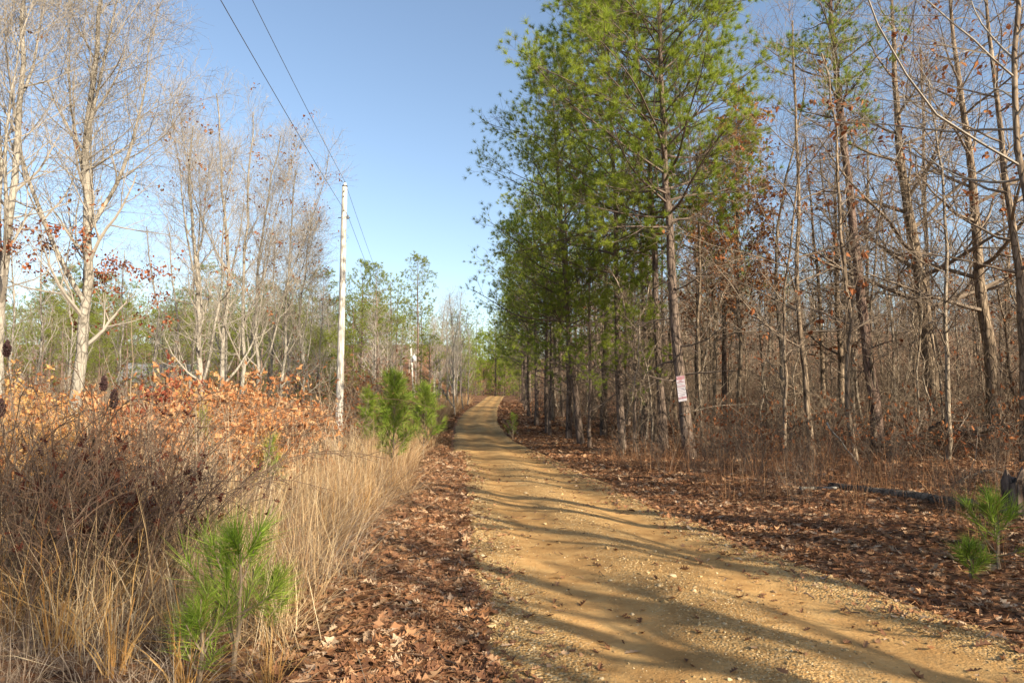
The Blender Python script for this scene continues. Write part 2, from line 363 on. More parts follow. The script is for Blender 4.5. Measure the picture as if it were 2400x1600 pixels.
    d = N.new('ShaderNodeBsdfPrincipled'); d.inputs['Roughness'].default_value = .95; d.inputs['Specular IOR Level'].default_value = .1
    L.new(mz.outputs[2], d.inputs['Base Color']); L.new(b.outputs[0], d.inputs['Normal'])
    o = N.new('ShaderNodeOutputMaterial'); L.new(d.outputs[0], o.inputs[0])
    me = MB().add(V, Q).mesh('dirt_road', m, True)
    lay = me.uv_layers.new(name='lane'); lv = np.zeros(len(me.loops), np.int32); me.loops.foreach_get('vertex_index', lv)
    uvs = np.stack([Ug.ravel()[lv], Yg.ravel()[lv]], -1).astype(np.float32); lay.data.foreach_set('uv', uvs.ravel())
    tag(link('dirt_road', me), kind='structure')

# ------------------------------------------------------------------ loose stuff on the ground
ICO = None
def ico():
    p = (1 + 5 ** .5) / 2
    v = np.array([(-1, p, 0), (1, p, 0), (-1, -p, 0), (1, -p, 0), (0, -1, p), (0, 1, p), (0, -1, -p), (0, 1, -p), (p, 0, -1), (p, 0, 1), (-p, 0, -1), (-p, 0, 1)], float)
    f = np.array([(0, 11, 5), (0, 5, 1), (0, 1, 7), (0, 7, 10), (0, 10, 11), (1, 5, 9), (5, 11, 4), (11, 10, 2), (10, 7, 6), (7, 1, 8), (3, 9, 4), (3, 4, 2), (3, 2, 6), (3, 6, 8), (3, 8, 9), (4, 9, 5), (2, 4, 11), (6, 2, 10), (8, 6, 7), (9, 8, 1)])
    return norm(v), f
def stones(rng, pos, r):
    v, f = ico(); N = len(pos)
    V = v[None] * rng.uniform(.65, 1.25, (N, 12, 1)) * rng.uniform(.6, 1.3, (N, 1, 3)) * np.asarray(r).reshape(-1, 1, 1)
    a = rng.uniform(0, 6.28, N); c, s = np.cos(a)[:, None], np.sin(a)[:, None]
    W = V.copy(); W[..., 0] = c * V[..., 0] - s * V[..., 1]; W[..., 1] = s * V[..., 0] + c * V[..., 1]; W[..., 2] *= .7
    W = W + pos[:, None, :]
    F = (f[None] + (np.arange(N) * 12)[:, None, None]).reshape(-1, 3)
    return W.reshape(-1, 3), F

def loose_stuff():
    rng = np.random.default_rng(5)
    # gravel
    n = 42000
    y = 2.6 + 17 * rng.uniform(0, 1, n) ** 2.0
    zone = rng.choice(5, n, p=[.30, .24, .22, .14, .10])
    u = np.where(zone == 0, rng.normal(-.86, .11, n), np.where(zone == 1, rng.normal(.04, .16, n), np.where(zone == 2, rng.normal(.88, .1, n), np.where(zone == 3, rng.uniform(-1, 1, n), rng.normal(-.7, .12, n)))))
    keep = (np.abs(u) < 1.06) & ((wav(u * 2.2, y, 1.1, 3.) > -.25) | (rng.uniform(0, 1, n) < .3))
    y, u = y[keep], u[keep]; n = len(y)
    r = np.clip(rng.lognormal(math.log(.0055), .42, n), .0025, .019)
    x, z = road_pt(u, y)
    m, nt, N, L = mat('gravel_stone')
    g = N.new('ShaderNodeNewGeometry'); rp = ramp(N, [(0, (.20, .12, .05)), (.5, (.36, .24, .105)), (.85, (.46, .33, .165)), (1, (.52, .42, .27))]); L.new(g.outputs['Random Per Island'], rp.inputs[0])
    d = N.new('ShaderNodeBsdfPrincipled'); d.inputs['Roughness'].default_value = .85; d.inputs['Specular IOR Level'].default_value = .2; L.new(rp.outputs[0], d.inputs['Base Color'])
    o = N.new('ShaderNodeOutputMaterial'); L.new(d.outputs[0], o.inputs[0])
    r = np.where(rng.uniform(0, 1, n) < .006, rng.uniform(.018, .034, n), r)
    V, F = stones(rng, np.stack([x, y, z + r * .15], -1), r)
    tag(link('road_gravel', MB().add(V, None, F).mesh('road_gravel', m)), 'loose pale gravel strewn along the dirt road', 'gravel', kind='stuff')
    # fallen leaves: band beside the road on the field side, the wood's floor on the other
    def lit(n, fy, fx, s0, s1, mt, name, lab, zoff=.02):
        y = fy(n); x = fx(n, y)
        z = zt(x, y)
        inr = (x > xl(y) - .1) & (x < xr(y) + .1)
        uu = np.clip((x - (xl(y) + xr(y)) / 2) / ((xr(y) - xl(y)) / 2 - .08), -1, 1)
        z = np.where(inr, np.interp(y, _yy, _zz) + .03 + road_h(uu, y), z)
        s = np.clip(rng.lognormal(math.log((s0 + s1) / 2), .33, n), s0 * .6, s1 * 1.5) * np.where(y > 14, 1.25, 1)
        P = np.stack([x, y, z + zoff * rng.uniform(.4, 1.9, n)], -1)
        V, Q = leafs(rng, P, rng.uniform(0, 6.28, n), rng.normal(0, .3, n), rng.normal(0, .3, n), s, 'oak', .7)
        tag(link(name, MB().add(V, Q).mesh(name, mt)), lab, 'leaves', kind='stuff')
    lit(17000, lambda n: 2.6 + 20 * rng.uniform(0, 1, n) ** 1.7, lambda n, y: xl(y) + .22 - np.abs(rng.normal(0, .62, n)) - .18 * wav(y, y * .3, 1.) * rng.uniform(0, 1, n), .05, .10, M['leaf_litter_fresh'], 'fallen_leaves', 'brown oak leaves lying thick between road and dry grass')
    lit(9000, lambda n: 18 + 60 * rng.uniform(0, 1, n) ** 1.2, lambda n, y: xl(y) - .1 - np.abs(rng.normal(0, .8, n)), .1, .17, M['leaf_litter'], 'fallen_leaves', 'dark leaf band along the far left verge of the road')
    lit(27000, lambda n: 3.5 + 10 * rng.uniform(0, 1, n) ** .9, lambda n, y: xr(y) - .12 + 8 * rng.uniform(0, 1, n) ** 1.25 - .5 * (rng.uniform(0, 1, n) < .14) * rng.uniform(0, 1, n), .04, .09, M['leaf_litter_fresh'], 'fallen_leaves', 'brown leaf litter on the near verge under the bare oaks')
    lit(42000, lambda n: 12 + 26 * rng.uniform(0, 1, n), lambda n, y: xr(y) + .0 + 22 * rng.uniform(0, 1, n) ** 1.2, .065, .105, M['leaf_litter_fresh'], 'fallen_leaves', 'rusty leaf litter covering the floor of the wood')
    lit(5000, lambda n: 34 + 50 * rng.uniform(0, 1, n), lambda n, y: xr(y) + 8 * rng.uniform(0, 1, n) ** 1.3, .14, .2, M['leaf_litter'], 'fallen_leaves', 'leaf litter along the pine edge towards the crest')
    # pine straw and twigs among the leaves
    n = 14000; y = 2.7 + 16 * rng.uniform(0, 1, n) ** 1.5; sd = rng.uniform(0, 1, n) < .4
    x = np.where(sd, xl(y) + .15 - np.abs(rng.normal(0, .7, n)), xr(y) - .15 + 6 * rng.uniform(0, 1, n) ** 1.4)
    B = np.stack([x, y, zt(x, y) + rng.uniform(.02, .06, n)], -1); a = rng.uniform(0, 6.28, n)
    V, F = needles(rng, B, np.stack([np.cos(a), np.sin(a), .05 * rng.normal(0, 1, n)], -1), 1, .19, .0035, (0, .05), 0, 0)
    tag(link('pine_straw', MB().add(V, None, F).mesh('pine_straw', M['grass_rust'])), 'rusty pine straw caught among the fallen leaves', 'pine straw', kind='stuff')
    n = 700; y = 2.8 + 16 * rng.uniform(0, 1, n) ** 1.3; sd = rng.uniform(0, 1, n)
    x = np.where(sd < .3, xl(y) + .2 - np.abs(rng.normal(0, .7, n)), np.where(sd < .45, xl(y) + (xr(y) - xl(y)) * rng.uniform(0, 1, n), xr(y) - .1 + 6 * rng.uniform(0, 1, n) ** 1.3))
    a = rng.uniform(0, 6.28, n); L = rng.uniform(.06, .45, n); L = np.where((x > xl(y)) & (x < xr(y)), L * .4, L); u = np.linspace(-.5, .5, 4)
    z = np.maximum(zt(x, y), np.interp(y, _yy, _zz) * (x < xr(y)) + .0) + .03
    P = np.stack([x[:, None] + np.cos(a)[:, None] * u * L[:, None], y[:, None] + np.sin(a)[:, None] * u * L[:, None], z[:, None] + rng.uniform(-.01, .02, (n, 4))], -1) + rng.normal(0, .006, (n, 4, 3))
    tag(link('twig_litter', MB().add(*tubes(P, rng.uniform(.002, .006, (n, 1)) * np.ones((n, 4)), 4)).mesh('twig_litter', M['cane'])), 'small dead twigs strewn over leaves and road', 'twigs', kind='stuff')
    lit(2600, lambda n: 2.8 + 22 * rng.uniform(0, 1, n) ** 1.4, lambda n, y: np.where(rng.uniform(0, 1, n) < .5, xl(y) + .1 + np.abs(rng.normal(0, .28, n)) * (1 + wav(y, y, .9)), xr(y) - .1 - np.abs(rng.normal(0, .35, n)) * (1 + wav(y, y * .7, .8))), .035, .075, M['leaf_litter_fresh'], 'fallen_leaves', 'loose leaves straying over both edges of the road', .006)
    lit(420, lambda n: 3 + 14 * rng.uniform(0, 1, n) ** 1.3, lambda n, y: xl(y) + (xr(y) - xl(y)) * rng.uniform(0, 1, n), .03, .07, M['leaf_litter'], 'fallen_leaves', 'few dark leaf scraps scattered on the road surface', .006)
    # dry grass
    def gr(n, y, x, h0, h1, w, mt, name, lab, clump=None, lean=.35, n_=4):
        if clump:
            k = n // clump; cy, cx = y(k), None; cx = x(k, cy)
            y_ = np.repeat(cy, clump); x_ = np.repeat(cx, clump); N_ = len(y_)
            a = rng.uniform(0, 6.28, N_); rr = .09 * np.sqrt(rng.uniform(0, 1, N_))
            x_ = x_ + rr * np.cos(a); y_ = y_ + rr * np.sin(a); az = a + rng.normal(0, .5, N_)
            hs = np.repeat(rng.uniform(.45, 1.2, k) * np.clip(.5 + .13 * (cy - 2.5), .4, 1) * (1 + .25 * wav(cx, cy, 1.1)), clump)
        else:
            y_ = y(n); x_ = x(n, y_); N_ = n; az = rng.uniform(0, 6.28, N_); hs = 1
        h = rng.uniform(h0, h1, N_) * hs
        B = np.stack([x_, y_, zt(x_, y_) - .02], -1)
        V, Q = blades(rng, B, h, az, np.where(rng.uniform(0, 1, N_) < .22, rng.uniform(.8, 1.7, N_), np.abs(rng.normal(0, lean, N_))), w * rng.uniform(.6, 1.3, N_) * np.where(y_ > 10, 1.5, 1), n_)
        tag(link(name, MB().add(V, Q).mesh(name, mt)), lab, 'grass', kind='stuff')
    gl = lambda y: xl(y) - .95 - .25 * np.clip(y / 15, 0, 1) + .25 * wav(y, y * .4, .7) + .28 * wav(y * 2.3, y * .9, 1.9)
    gr(25000, lambda n: 4.4 + 8.5 * rng.uniform(0, 1, n) ** .8, lambda n, y: gl(y) - (.5 + .55 * y) * rng.uniform(0, 1, n) ** 1.3, .25, .75, .0062, M['grass_tan'], 'dry_grass', 'matted tan dry grass in the field beside the road', 28, .55)
    gr(28000, lambda n: 8 + 20 * rng.uniform(0, 1, n), lambda n, y: gl(y) - 14 * rng.uniform(0, 1, n) ** 1.5, .4, .95, .0075, M['grass_tan'], 'dry_grass', 'tall tan grass standing round the pole and young pine', 26, .36)
    gr(9000, lambda n: 24 + 60 * rng.uniform(0, 1, n), lambda n, y: xl(y) - .7 - 5 * rng.uniform(0, 1, n) ** 1.4, .6, 1.4, .018, M['grass_tan'], 'dry_grass', 'brown grass fringe along the far verge', 30, .3)
    gr(17000, lambda n: 2.9 + 7 * rng.uniform(0, 1, n), lambda n, y: gl(y) - .3 - (.4 + .8 * y) * rng.uniform(0, 1, n), .2, .55, .0055, M['grass_grey'], 'dry_grass', 'grey brown tangle of old grass low in the field', 25, .8)
    gr(16000, lambda n: 5.5 + 11 * rng.uniform(0, 1, n), lambda n, y: gl(y) + .1 - (.3 + .5 * y) * rng.uniform(0, 1, n), .3, .8, .007, M['grass_grey'], 'dry_grass', 'dull brown broken grass mixed through the tan stand', 9, 1.0)
    gr(12000, lambda n: 4 + 16 * rng.uniform(0, 1, n), lambda n, y: gl(y) - (.3 + .6 * y) * rng.uniform(0, 1, n), .6, 1.35, .0055, M['grass_pale'], 'dry_grass', 'sparse pale straw stalks standing above the matted grass', 3, .45)
    gr(4200, lambda n: 5.5 + 15 * rng.uniform(0, 1, n) ** .7, lambda n, y: xr(y) + .8 + 6 * rng.uniform(0, 1, n), .3, .95, .005, M['grass_rust'], 'dry_grass', 'thin reddish grass stems in the leaf litter under the oaks', 14, .22)

# ------------------------------------------------------------------ trees
def trunk_line(ctrl, n, wob, rng):
    """smooth polyline through control points"""
    c = np.asarray(ctrl, float); t = np.concatenate([[0], np.cumsum(np.linalg.norm(np.diff(c, axis=0), axis=1))]); t /= t[-1]
    u = np.linspace(0, 1, n); P = np.stack([np.interp(u, t, c[:, k]) for k in range(3)], -1)
    for _ in range(2): P[1:-1] = .25 * P[:-2] + .5 * P[1:-1] + .25 * P[2:]
    w = np.cumsum(rng.normal(0, wob, (n, 3)), 0); w[:, 2] = 0; w -= np.linspace(0, 1, n)[:, None] * w[-1] * .6
    return P + w
def trunk_r(r0, r1, n, flare=.35):
    u = np.linspace(0, 1, n); return r0 * (1 - u) + r1 * u + flare * r0 * np.exp(-u * n * .9)

def bare_tree(seed, H, r0, mb_bark, mb_twig, ctrl=None, k1=26, t0=.3, ang1=50, len1=.34, up=.12, k2=8, k3=6, k4=4, r_tip=.02, dens=1.0, twig_r=.0045,
              leaf=0, leaf_mat_=None, leaf_size=.1, wob=.05, forks=0, leaf_low=False, sides=7, bias=None, leaf_cl=6):
    rng = np.random.default_rng(seed)
    nt = 16
    ctrl = ctrl if ctrl is not None else [(0, 0, -.2), (rng.normal(0, .25), rng.normal(0, .25), H * .5), (rng.normal(0, .5), rng.normal(0, .5), H)]
    T = trunk_line(ctrl, nt, wob, rng)[None]; R = trunk_r(r0, r_tip, nt)[None]
    tr = MB(); tr.add(*tubes(T, R, 10))
    stems, sr = T, R
    if forks:
        Fp, Fr = kids(rng, T, R, forks, t0 * .9, .62, lambda t: rng.uniform(.35, .75, t.shape), lambda t: H * (1.02 - t) * .8, nt, .13, .06, .6, .02, .15)
        tr.add(*tubes(Fp, Fr, 8))
        stems = np.concatenate([T, Fp]); sr = np.concatenate([R, Fr])
    a = rad(ang1)
    L1, R1 = kids(rng, stems, sr, k1, t0, .98, lambda t: a * (1.15 - .45 * t) + rng.normal(0, .18, t.shape), lambda t: H * len1 * (1.08 - t) ** .7 * (.55 if forks else 1), 9, up, .10, .48, .007, .22, bias)
    cr = MB(); cr.add(*tubes(L1, R1, 5))
    L2, R2 = kids(rng, L1, R1, k2, .15, .98, lambda t: rng.normal(.8, .2, t.shape), lambda t: H * len1 * .36 * (1.15 - t * .8), 6, up * .9, .12, .55, twig_r * 1.3, .35)
    cr.add(*tubes(L2, R2, 4))
    L3, R3 = kids(rng, L2, R2, k3, .12, 1., lambda t: rng.normal(.75, .2, t.shape), lambda t: H * len1 * .15 * (1.2 - t * .6), 4, up * .6, .14, .6, twig_r, .5)
    cr.add(*tubes(L3, R3, 3))
    if k4:
        L4, R4 = kids(rng, L3, R3, k4, .2, 1., lambda t: rng.normal(.7, .2, t.shape), lambda t: H * len1 * .07 + 0 * t, 3, up * .4, .12, .7, twig_r * .8, .6)
        cr.add(*tubes(L4, R4, 3))
    out = [('trunk', tr.mesh('trunk', mb_bark, True)), ('crown', cr.mesh('crown', mb_twig))]
    if leaf:
        ends = L3[:, -1]
        if leaf_low: ends = ends[ends[:, 2] < H * leaf_low]
        c = ends[rng.choice(len(ends), max(1, leaf // leaf_cl))]
        p = np.repeat(c, leaf_cl, 0) + rng.normal(0, .11, (len(c) * leaf_cl, 3)); n = len(p)
        V, Q = leafs(rng, p, rng.uniform(0, 6.28, n), rng.normal(-.6, .7, n), rng.normal(0, .6, n), leaf_size * rng.uniform(.7, 1.3, n), 'plain', .6)
        out.append(('dead_leaves', MB().add(V, Q).mesh('dead_leaves', leaf_mat_)))
    return out

def pine_tree(seed, H, r0, ctrl=None, base=.33, Lmax=4.2, k1=56, k2=9, k3=4, nk=42, nl=.17, nw=.0045, bias=(-1, 0, .3), dead=16, mneedle='needle', bark='bark_pine', r_tip=.02, round_=False, l2=.34, thin=.32):
    rng = np.random.default_rng(seed); nt = 18
    ctrl = ctrl if ctrl is not None else [(0, 0, -.2), (rng.normal(0, .1), rng.normal(0, .1), H * .5), (rng.normal(0, .25), rng.normal(0, .25), H)]
    T = trunk_line(ctrl, nt, .025, rng)[None]; R = trunk_r(r0, r_tip, nt, .3)[None]
    tr = MB().add(*tubes(T, R, 10))
    jit = lambda t: rng.choice([.45, .8, 1., 1.2], t.shape, p=[.2, .3, .3, .2])
    f = lambda t: np.clip((t - base) / (1 - base), 0, 1)
    prof = (lambda t: Lmax * np.sqrt(np.clip(1.02 - (2 * f(t) - .75) ** 2 / 1.6, .05, 1))) if round_ else (lambda t: Lmax * np.minimum(1, .62 + 1.3 * f(t)) * (1.04 - f(t)) ** .62 * jit(t))
    L1, R1 = kids(rng, T, R, k1, base, .995, lambda t: rad(88) - rad(46) * f(t) + rng.normal(0, .16, t.shape), prof, 8, .05, .09, .42, .009, .25, bias, lmax=Lmax * 1.2)
    br = MB().add(*tubes(L1, R1, 5))
    if dead:
        D1, E1 = kids(rng, T, R, dead, .12, base + .12, lambda t: rad(88) + rng.normal(0, .2, t.shape), lambda t: Lmax * .36 + 0 * t, 7, -.02, .14, .22, .007, .3, lmax=1.7)
        br.add(*tubes(D1, E1, 4))
        D2, E2 = kids(rng, D1, E1, 6, .25, 1, lambda t: rng.normal(.8, .2, t.shape), lambda t: .6 - .3 * t, 4, .0, .14, .5, .004, .5); br.add(*tubes(D2, E2, 3))
    L2, R2 = kids(rng, L1, R1, k2, .28, 1.0, lambda t: rng.normal(.75, .18, t.shape), lambda t: Lmax * l2 * (1.15 - .75 * t), 5, .07, .08, .5, .005, .5)
    br.add(*tubes(L2, R2, 4))
    L3, R3 = kids(rng, L2, R2, k3, .25, .95, lambda t: rng.normal(.7, .18, t.shape), lambda t: Lmax * .1 + 0 * t, 3, .12, .08, .7, .004, .7)
    br.add(*tubes(L3, R3, 3))
    pos = np.concatenate([L3[:, -1], L2[:, -1], L1[:, -1]]); d = np.concatenate([L3[:, -1] - L3[:, -2], L2[:, -1] - L2[:, -2], L1[:, -1] - L1[:, -2]])
    d = norm(d) + .5 * UP
    nz = np.sin(pos[:, 0] * 2.6 + seed) * np.sin(pos[:, 1] * 2.3 + 1.7 * seed) + .8 * np.sin(pos[:, 2] * 3.1 + 1.5 * np.sin(pos[:, 0] * 1.6 + seed)) + rng.normal(0, .25, len(pos))
    kp = nz > np.quantile(nz, thin); pos, d = pos[kp], d[kp]
    V, F = needles(rng, pos, d, nk, nl, nw, (.25, 1.35), nl * .45, vary=.4)
    return [('trunk', tr.mesh('trunk', M[bark], True)), ('branches', br.mesh('branches', M['twig_pine'])), ('needles', MB().add(V, None, F).mesh('needles', M[mneedle]))]

def local(ctrl, base):
    return [tuple(np.asarray(c) - np.asarray(base)) for c in ctrl]
def path(Y, pts, top=None):
    """trunk through pixel points at distance Y; returns base point and local control points"""
    w = [pw(px, py, Y) for px, py in pts]
    x0 = w[0][0]; b = np.array([x0, Y, float(zt(x0, Y))])
    w[0] = b - np.array([0, 0, .25])
    if top: w.append(w[-1] + (w[-1] - w[-2]) / max(1e-6, (w[-1] - w[-2])[2]) * (top - (w[-1] - b)[2]))
    return b, [tuple(q - b) for q in w]

def pines():
    g = 'pines along the wood edge'
    spec = [  # px path, Y, H, Lmax, base, label
        ([(1590, 1045), (1555, 800), (1545, 550), (1530, 330), (1522, 60)], 19.5, 17, 4.9, .40, 'tall bright green pine that carries the red and white sign on its trunk', 84, 12, 3, 78),
        ([(1528, 1035), (1505, 700), (1490, 400), (1470, 200)], 22, 16.5, 3.6, .45, 'slender pine standing close behind the signed pine', 44, 9, 4, 36),
        ([(1432, 1028), (1420, 760), (1412, 400), (1400, 150)], 23.5, 16.2, 4.3, .36, 'tall full pine three trunks along from the sign towards the crest', 72, 11, 3, 70),
        ([(1338, 1012), (1312, 800), (1290, 500)], 27, 15.2, 4.2, .30, 'full pine with boughs spreading over the bend of the road', 60, 10, 4, 42),
    ]
    for pts, Y, H, Lm, ba, lab, k1, k2, k3, nk in spec:
        b, c = path(Y, pts, H)
        parts = pine_tree(100 + int(Y), H, .165 if Y < 21 else .135, c, ba, Lm, k1, k2, k3, nk, .22, .0055 + .0001 * Y, thin=.05 if Y < 20 else .15)
        thing('pine_tree', parts, lab, 'pine tree', b, group=g)
    e1 = pine_tree(131, 13.5, .125, None, .38, 4.4, 56, 9, 3, 48, .21, .009, thin=.28)
    e2 = pine_tree(132, 12.0, .115, None, .36, 4.3, 52, 9, 3, 46, .21, .010, thin=.28)
    labs = ['dark edge pine whose boughs reach furthest over the road bend', 'shaded edge pine just past the bend of the road', 'edge pine midway up the rising road', 'smaller edge pine beside the upper road',
            'narrow pine close to the crest of the road', 'last edge pine before the road crest', 'young pine at the top of the road', 'pine standing over the crest of the road', 'pine behind the crest closing the view']
    for i, (px, Y, s) in enumerate([(1302, 31, 1.02), (1256, 35, 1.0), (1230, 40, .95), (1214, 46, .9), (1206, 55, .9), (1202, 64, .92), (1198, 76, .9), (1205, 92, .95), (1178, 128, .8)]):
        thing('pine_tree', e1 if i % 2 == 0 else e2, labs[i], 'pine tree', gp(px, Y), (i * 1.37) % 1.0 - .5, s, g)
    e4 = pine_tree(134, 7.5, .08, None, .36, 3.0, 34, 8, 3, 44, .22, .009, (-1, 0, .5), 0, thin=.4)
    for px, Y, s_, lab in ((1352, 25, .85, 'short leafy pine below the tall crowns at the bend'), (1262, 33, .95, 'short leafy pine leaning over the upper bend'), (1455, 22.5, .72, 'short bright pine between the trunks left of the sign')):
        thing('pine_tree', e4, lab, 'pine tree', gp(px, Y), .2, s_, g)
    # the reddish slim pine in the oak wood, needles only near the top
    b, c = path(20, [(2018, 1045), (1985, 700), (1955, 430), (1928, 200), (1915, 20)], 15.5)
    thing('pine_tree', pine_tree(140, 15.5, .17, c, .62, 2.3, 40, 7, 3, 44, .18, .008, (-.7, 0, .3), 8, thin=.1, bark='bark_red', r_tip=.05), 'slim reddish pine trunk with sparse green tufts high among bare oaks', 'pine tree', b)
    e3 = pine_tree(133, 9, .12, None, .1, 3.0, 44, 7, 3, 26, .26, .02, (0, 0, 0), 0)
    for px, Y, s in ((1085, 132, 1.2), (1110, 128, .9), (1138, 135, 1.1), (1160, 130, 1.0), (1180, 122, 1.0), (1200, 112, 1.0), (1100, 150, 1.5), (1128, 155, 1.5), (1150, 148, 1.4), (1172, 152, 1.5), (1215, 100, .9), (1195, 84, .55), (1070, 118, .8), (1060, 140, 1.3), (1092, 112, .6)):
        thing('pine_tree', e3, 'low bushy pine closing the view where the road bends away', 'pine tree', gp(px, Y), (px * .7) % 6.28, s, 'bushy pines beyond the crest')
    # pines in the wood further in
    inn = pine_tree(141, 14, .14, None, .5, 2.6, 34, 7, 3, 28, .18, .011)
    rng = np.random.default_rng(9)
    for i, (px, Y) in enumerate([(1480, 30), (1385, 33), (1600, 32), (1440, 38), (1360, 42), (1660, 27), (1530, 44), (1290, 46), (1325, 58), (1260, 62), (1420, 55), (1700, 48)]):
        thing('pine_tree', inn, 'thin pine trunk inside the wood behind the edge pines', 'pine tree', gp(px, Y), rng.uniform(0, 6.28), rng.uniform(.85, 1.1), 'thin pines inside the wood')

def field_pines():
    rng = np.random.default_rng(21)
    a = [pine_tree(150 + i, h, .17, None, bs, lm, 34, 7, 3, 15, .30, .026, (0, 0, 0), 6, 'needle_far', 'bark_red', round_=True, l2=.4) for i, (h, bs, lm) in enumerate([(15, .5, 2.9), (13.5, .42, 3.0), (16, .58, 2.7)])]
    a.append(pine_tree(154, 11, .15, None, .15, 3.0, 44, 7, 3, 15, .30, .026, (0, 0, 0), 0, 'needle_far', 'bark_red', round_=True, l2=.4))
    thing('pine_tree', a[2], 'tall lone pine standing clear behind the far transformer pole', 'pine tree', gp(961, 99), .4, 1.2)
    thing('pine_tree', a[0], 'tall pine just past the white pole with a long bare trunk', 'pine tree', gp(866, 70), 1.4, .92)
    thing('pine_tree', a[1], 'bushy topped pine beside the white pole', 'pine tree', gp(828, 74), 2.4, 1.05)
    for i in range(96):
        px = rng.uniform(-80, 790) if i < 86 else rng.uniform(790, 1010)
        Y = rng.uniform(46, 88)
        if 915 < px < 985: continue
        s = (rng.uniform(.6, .92) if px < 780 else rng.uniform(.55, .85)) * Y / 78
        thing('pine_tree', a[(3, 0, 1, 3, 2)[i % 5]], 'green pine in the far belt behind the field', 'pine tree', gp(px, Y), rng.uniform(0, 6.28), (s * 1.15, s * 1.15, s), 'far pine belt behind the field')

def field_bare_trees():
    b, c = path(18, [(160, 930), (195, 640), (200, 420), (215, 200), (250, -60)], 15.5)
    thing('oak_tree', bare_tree(201, 15.5, .165, M['bark_pale'], M['twig_pale'], c, 14, .2, 50, .38, .10, 7, 5, 2, forks=5, leaf=1500, leaf_mat_=M['leaf_oxblood'], leaf_size=.085, leaf_low=.4, leaf_cl=9, twig_r=.004),
          'large pale forking oak with dark red leaves low in its crown', 'oak tree', b)
    b, c = path(16, [(-10, 950), (8, 600), (22, 300), (55, 0)], 15)
    thing('bare_tree', bare_tree(202, 15, .12, M['bark_pale'], M['twig_pale'], c, 14, .2, 50, .32, .10, 7, 4, 2, forks=3, leaf=160, leaf_mat_=M['leaf_rust'], leaf_size=.11), 'pale bare tree cut by the photo edge beside the large oak', 'tree', b)
    sp = [((462, 930), (460, 640), (430, 420), (450, 290), 21, 10.8, 4, 'pale bare tree with a stout lower trunk and forked top beside the large oak'),
          ((505, 930), (515, 650), (495, 400), (500, 215), 24, 12.2, 2, 'tall pale tree rising highest in the clump by the field'),
          ((560, 930), (545, 650), (560, 420), (572, 260), 25, 12, 1, 'thin upright pale tree in the middle of the clump'),
          ((596, 930), (590, 650), (610, 450), (640, 310), 26, 11, 2, 'pale tree on the pole side of the clump leaning outwards'),
          ((640, 930), (645, 700), (660, 500), (675, 390), 27, 10, 1, 'smaller pale tree with twiggy top near the pole'),
          ((700, 930), (690, 750), (705, 600), (715, 500), 29, 9, 1, 'low pale tree closest to the white pole')]
    for i, (p0, p1, p2, p3, Y, H, fk, lab) in enumerate(sp):
        b, c = path(Y, [p0, p1, p2, p3])
        H = c[-1][2]
        thing('bare_tree', bare_tree(210 + i, H, .10 - .007 * i, M['bark_pale'], M['twig_pale'], c, 17 if fk < 2 else 10, .2, 44, .34, .12, 7, 5, 2, forks=fk, leaf=160, leaf_mat_=M['leaf_rust'], leaf_size=.1, twig_r=.0036), lab, 'tree', b, group='pale bare trees by the field')
    # thinner ones behind
    rng = np.random.default_rng(33)
    v = [bare_tree(230 + i, 10, .075, M['bark_pale'], M['twig_pale'], None, 18, .2, 40, .27, .14, 6, 4, 2, twig_r=.0042) for i in range(3)]
    for i, (px, Y, s) in enumerate([(90, 30, .95), (270, 33, .9), (340, 30, .95), (400, 34, 1.05), (430, 28, .85), (530, 36, 1.2), (580, 33, 1.0), (620, 38, 1.1), (665, 35, .92), (735, 40, .75), (720, 45, .9), (755, 52, .85), (20, 35, 1.1), (-60, 28, 1.2), (150, 40, 1.0)]):
        thing('bare_tree', v[i % 3], 'thin pale bare tree standing behind the large field trees', 'tree', gp(px, Y), rng.uniform(0, 6.28), s, 'thin bare trees behind the field')
    for i, (px, Y, s) in enumerate([(1010, 75, 1.15), (1025, 62, 1.0), (1040, 55, .95), (1052, 66, 1.1), (1030, 85, 1.2), (1064, 60, .85), (1000, 58, .8), (1075, 72, .8), (1046, 48, .72), (900, 60, .6), (925, 55, .55)]):
        thing('bare_tree', v[i % 3], 'thin pale bare tree on the verge past the young pine', 'tree', gp(px, Y), rng.uniform(0, 6.28), s, 'bare trees on the far verge')

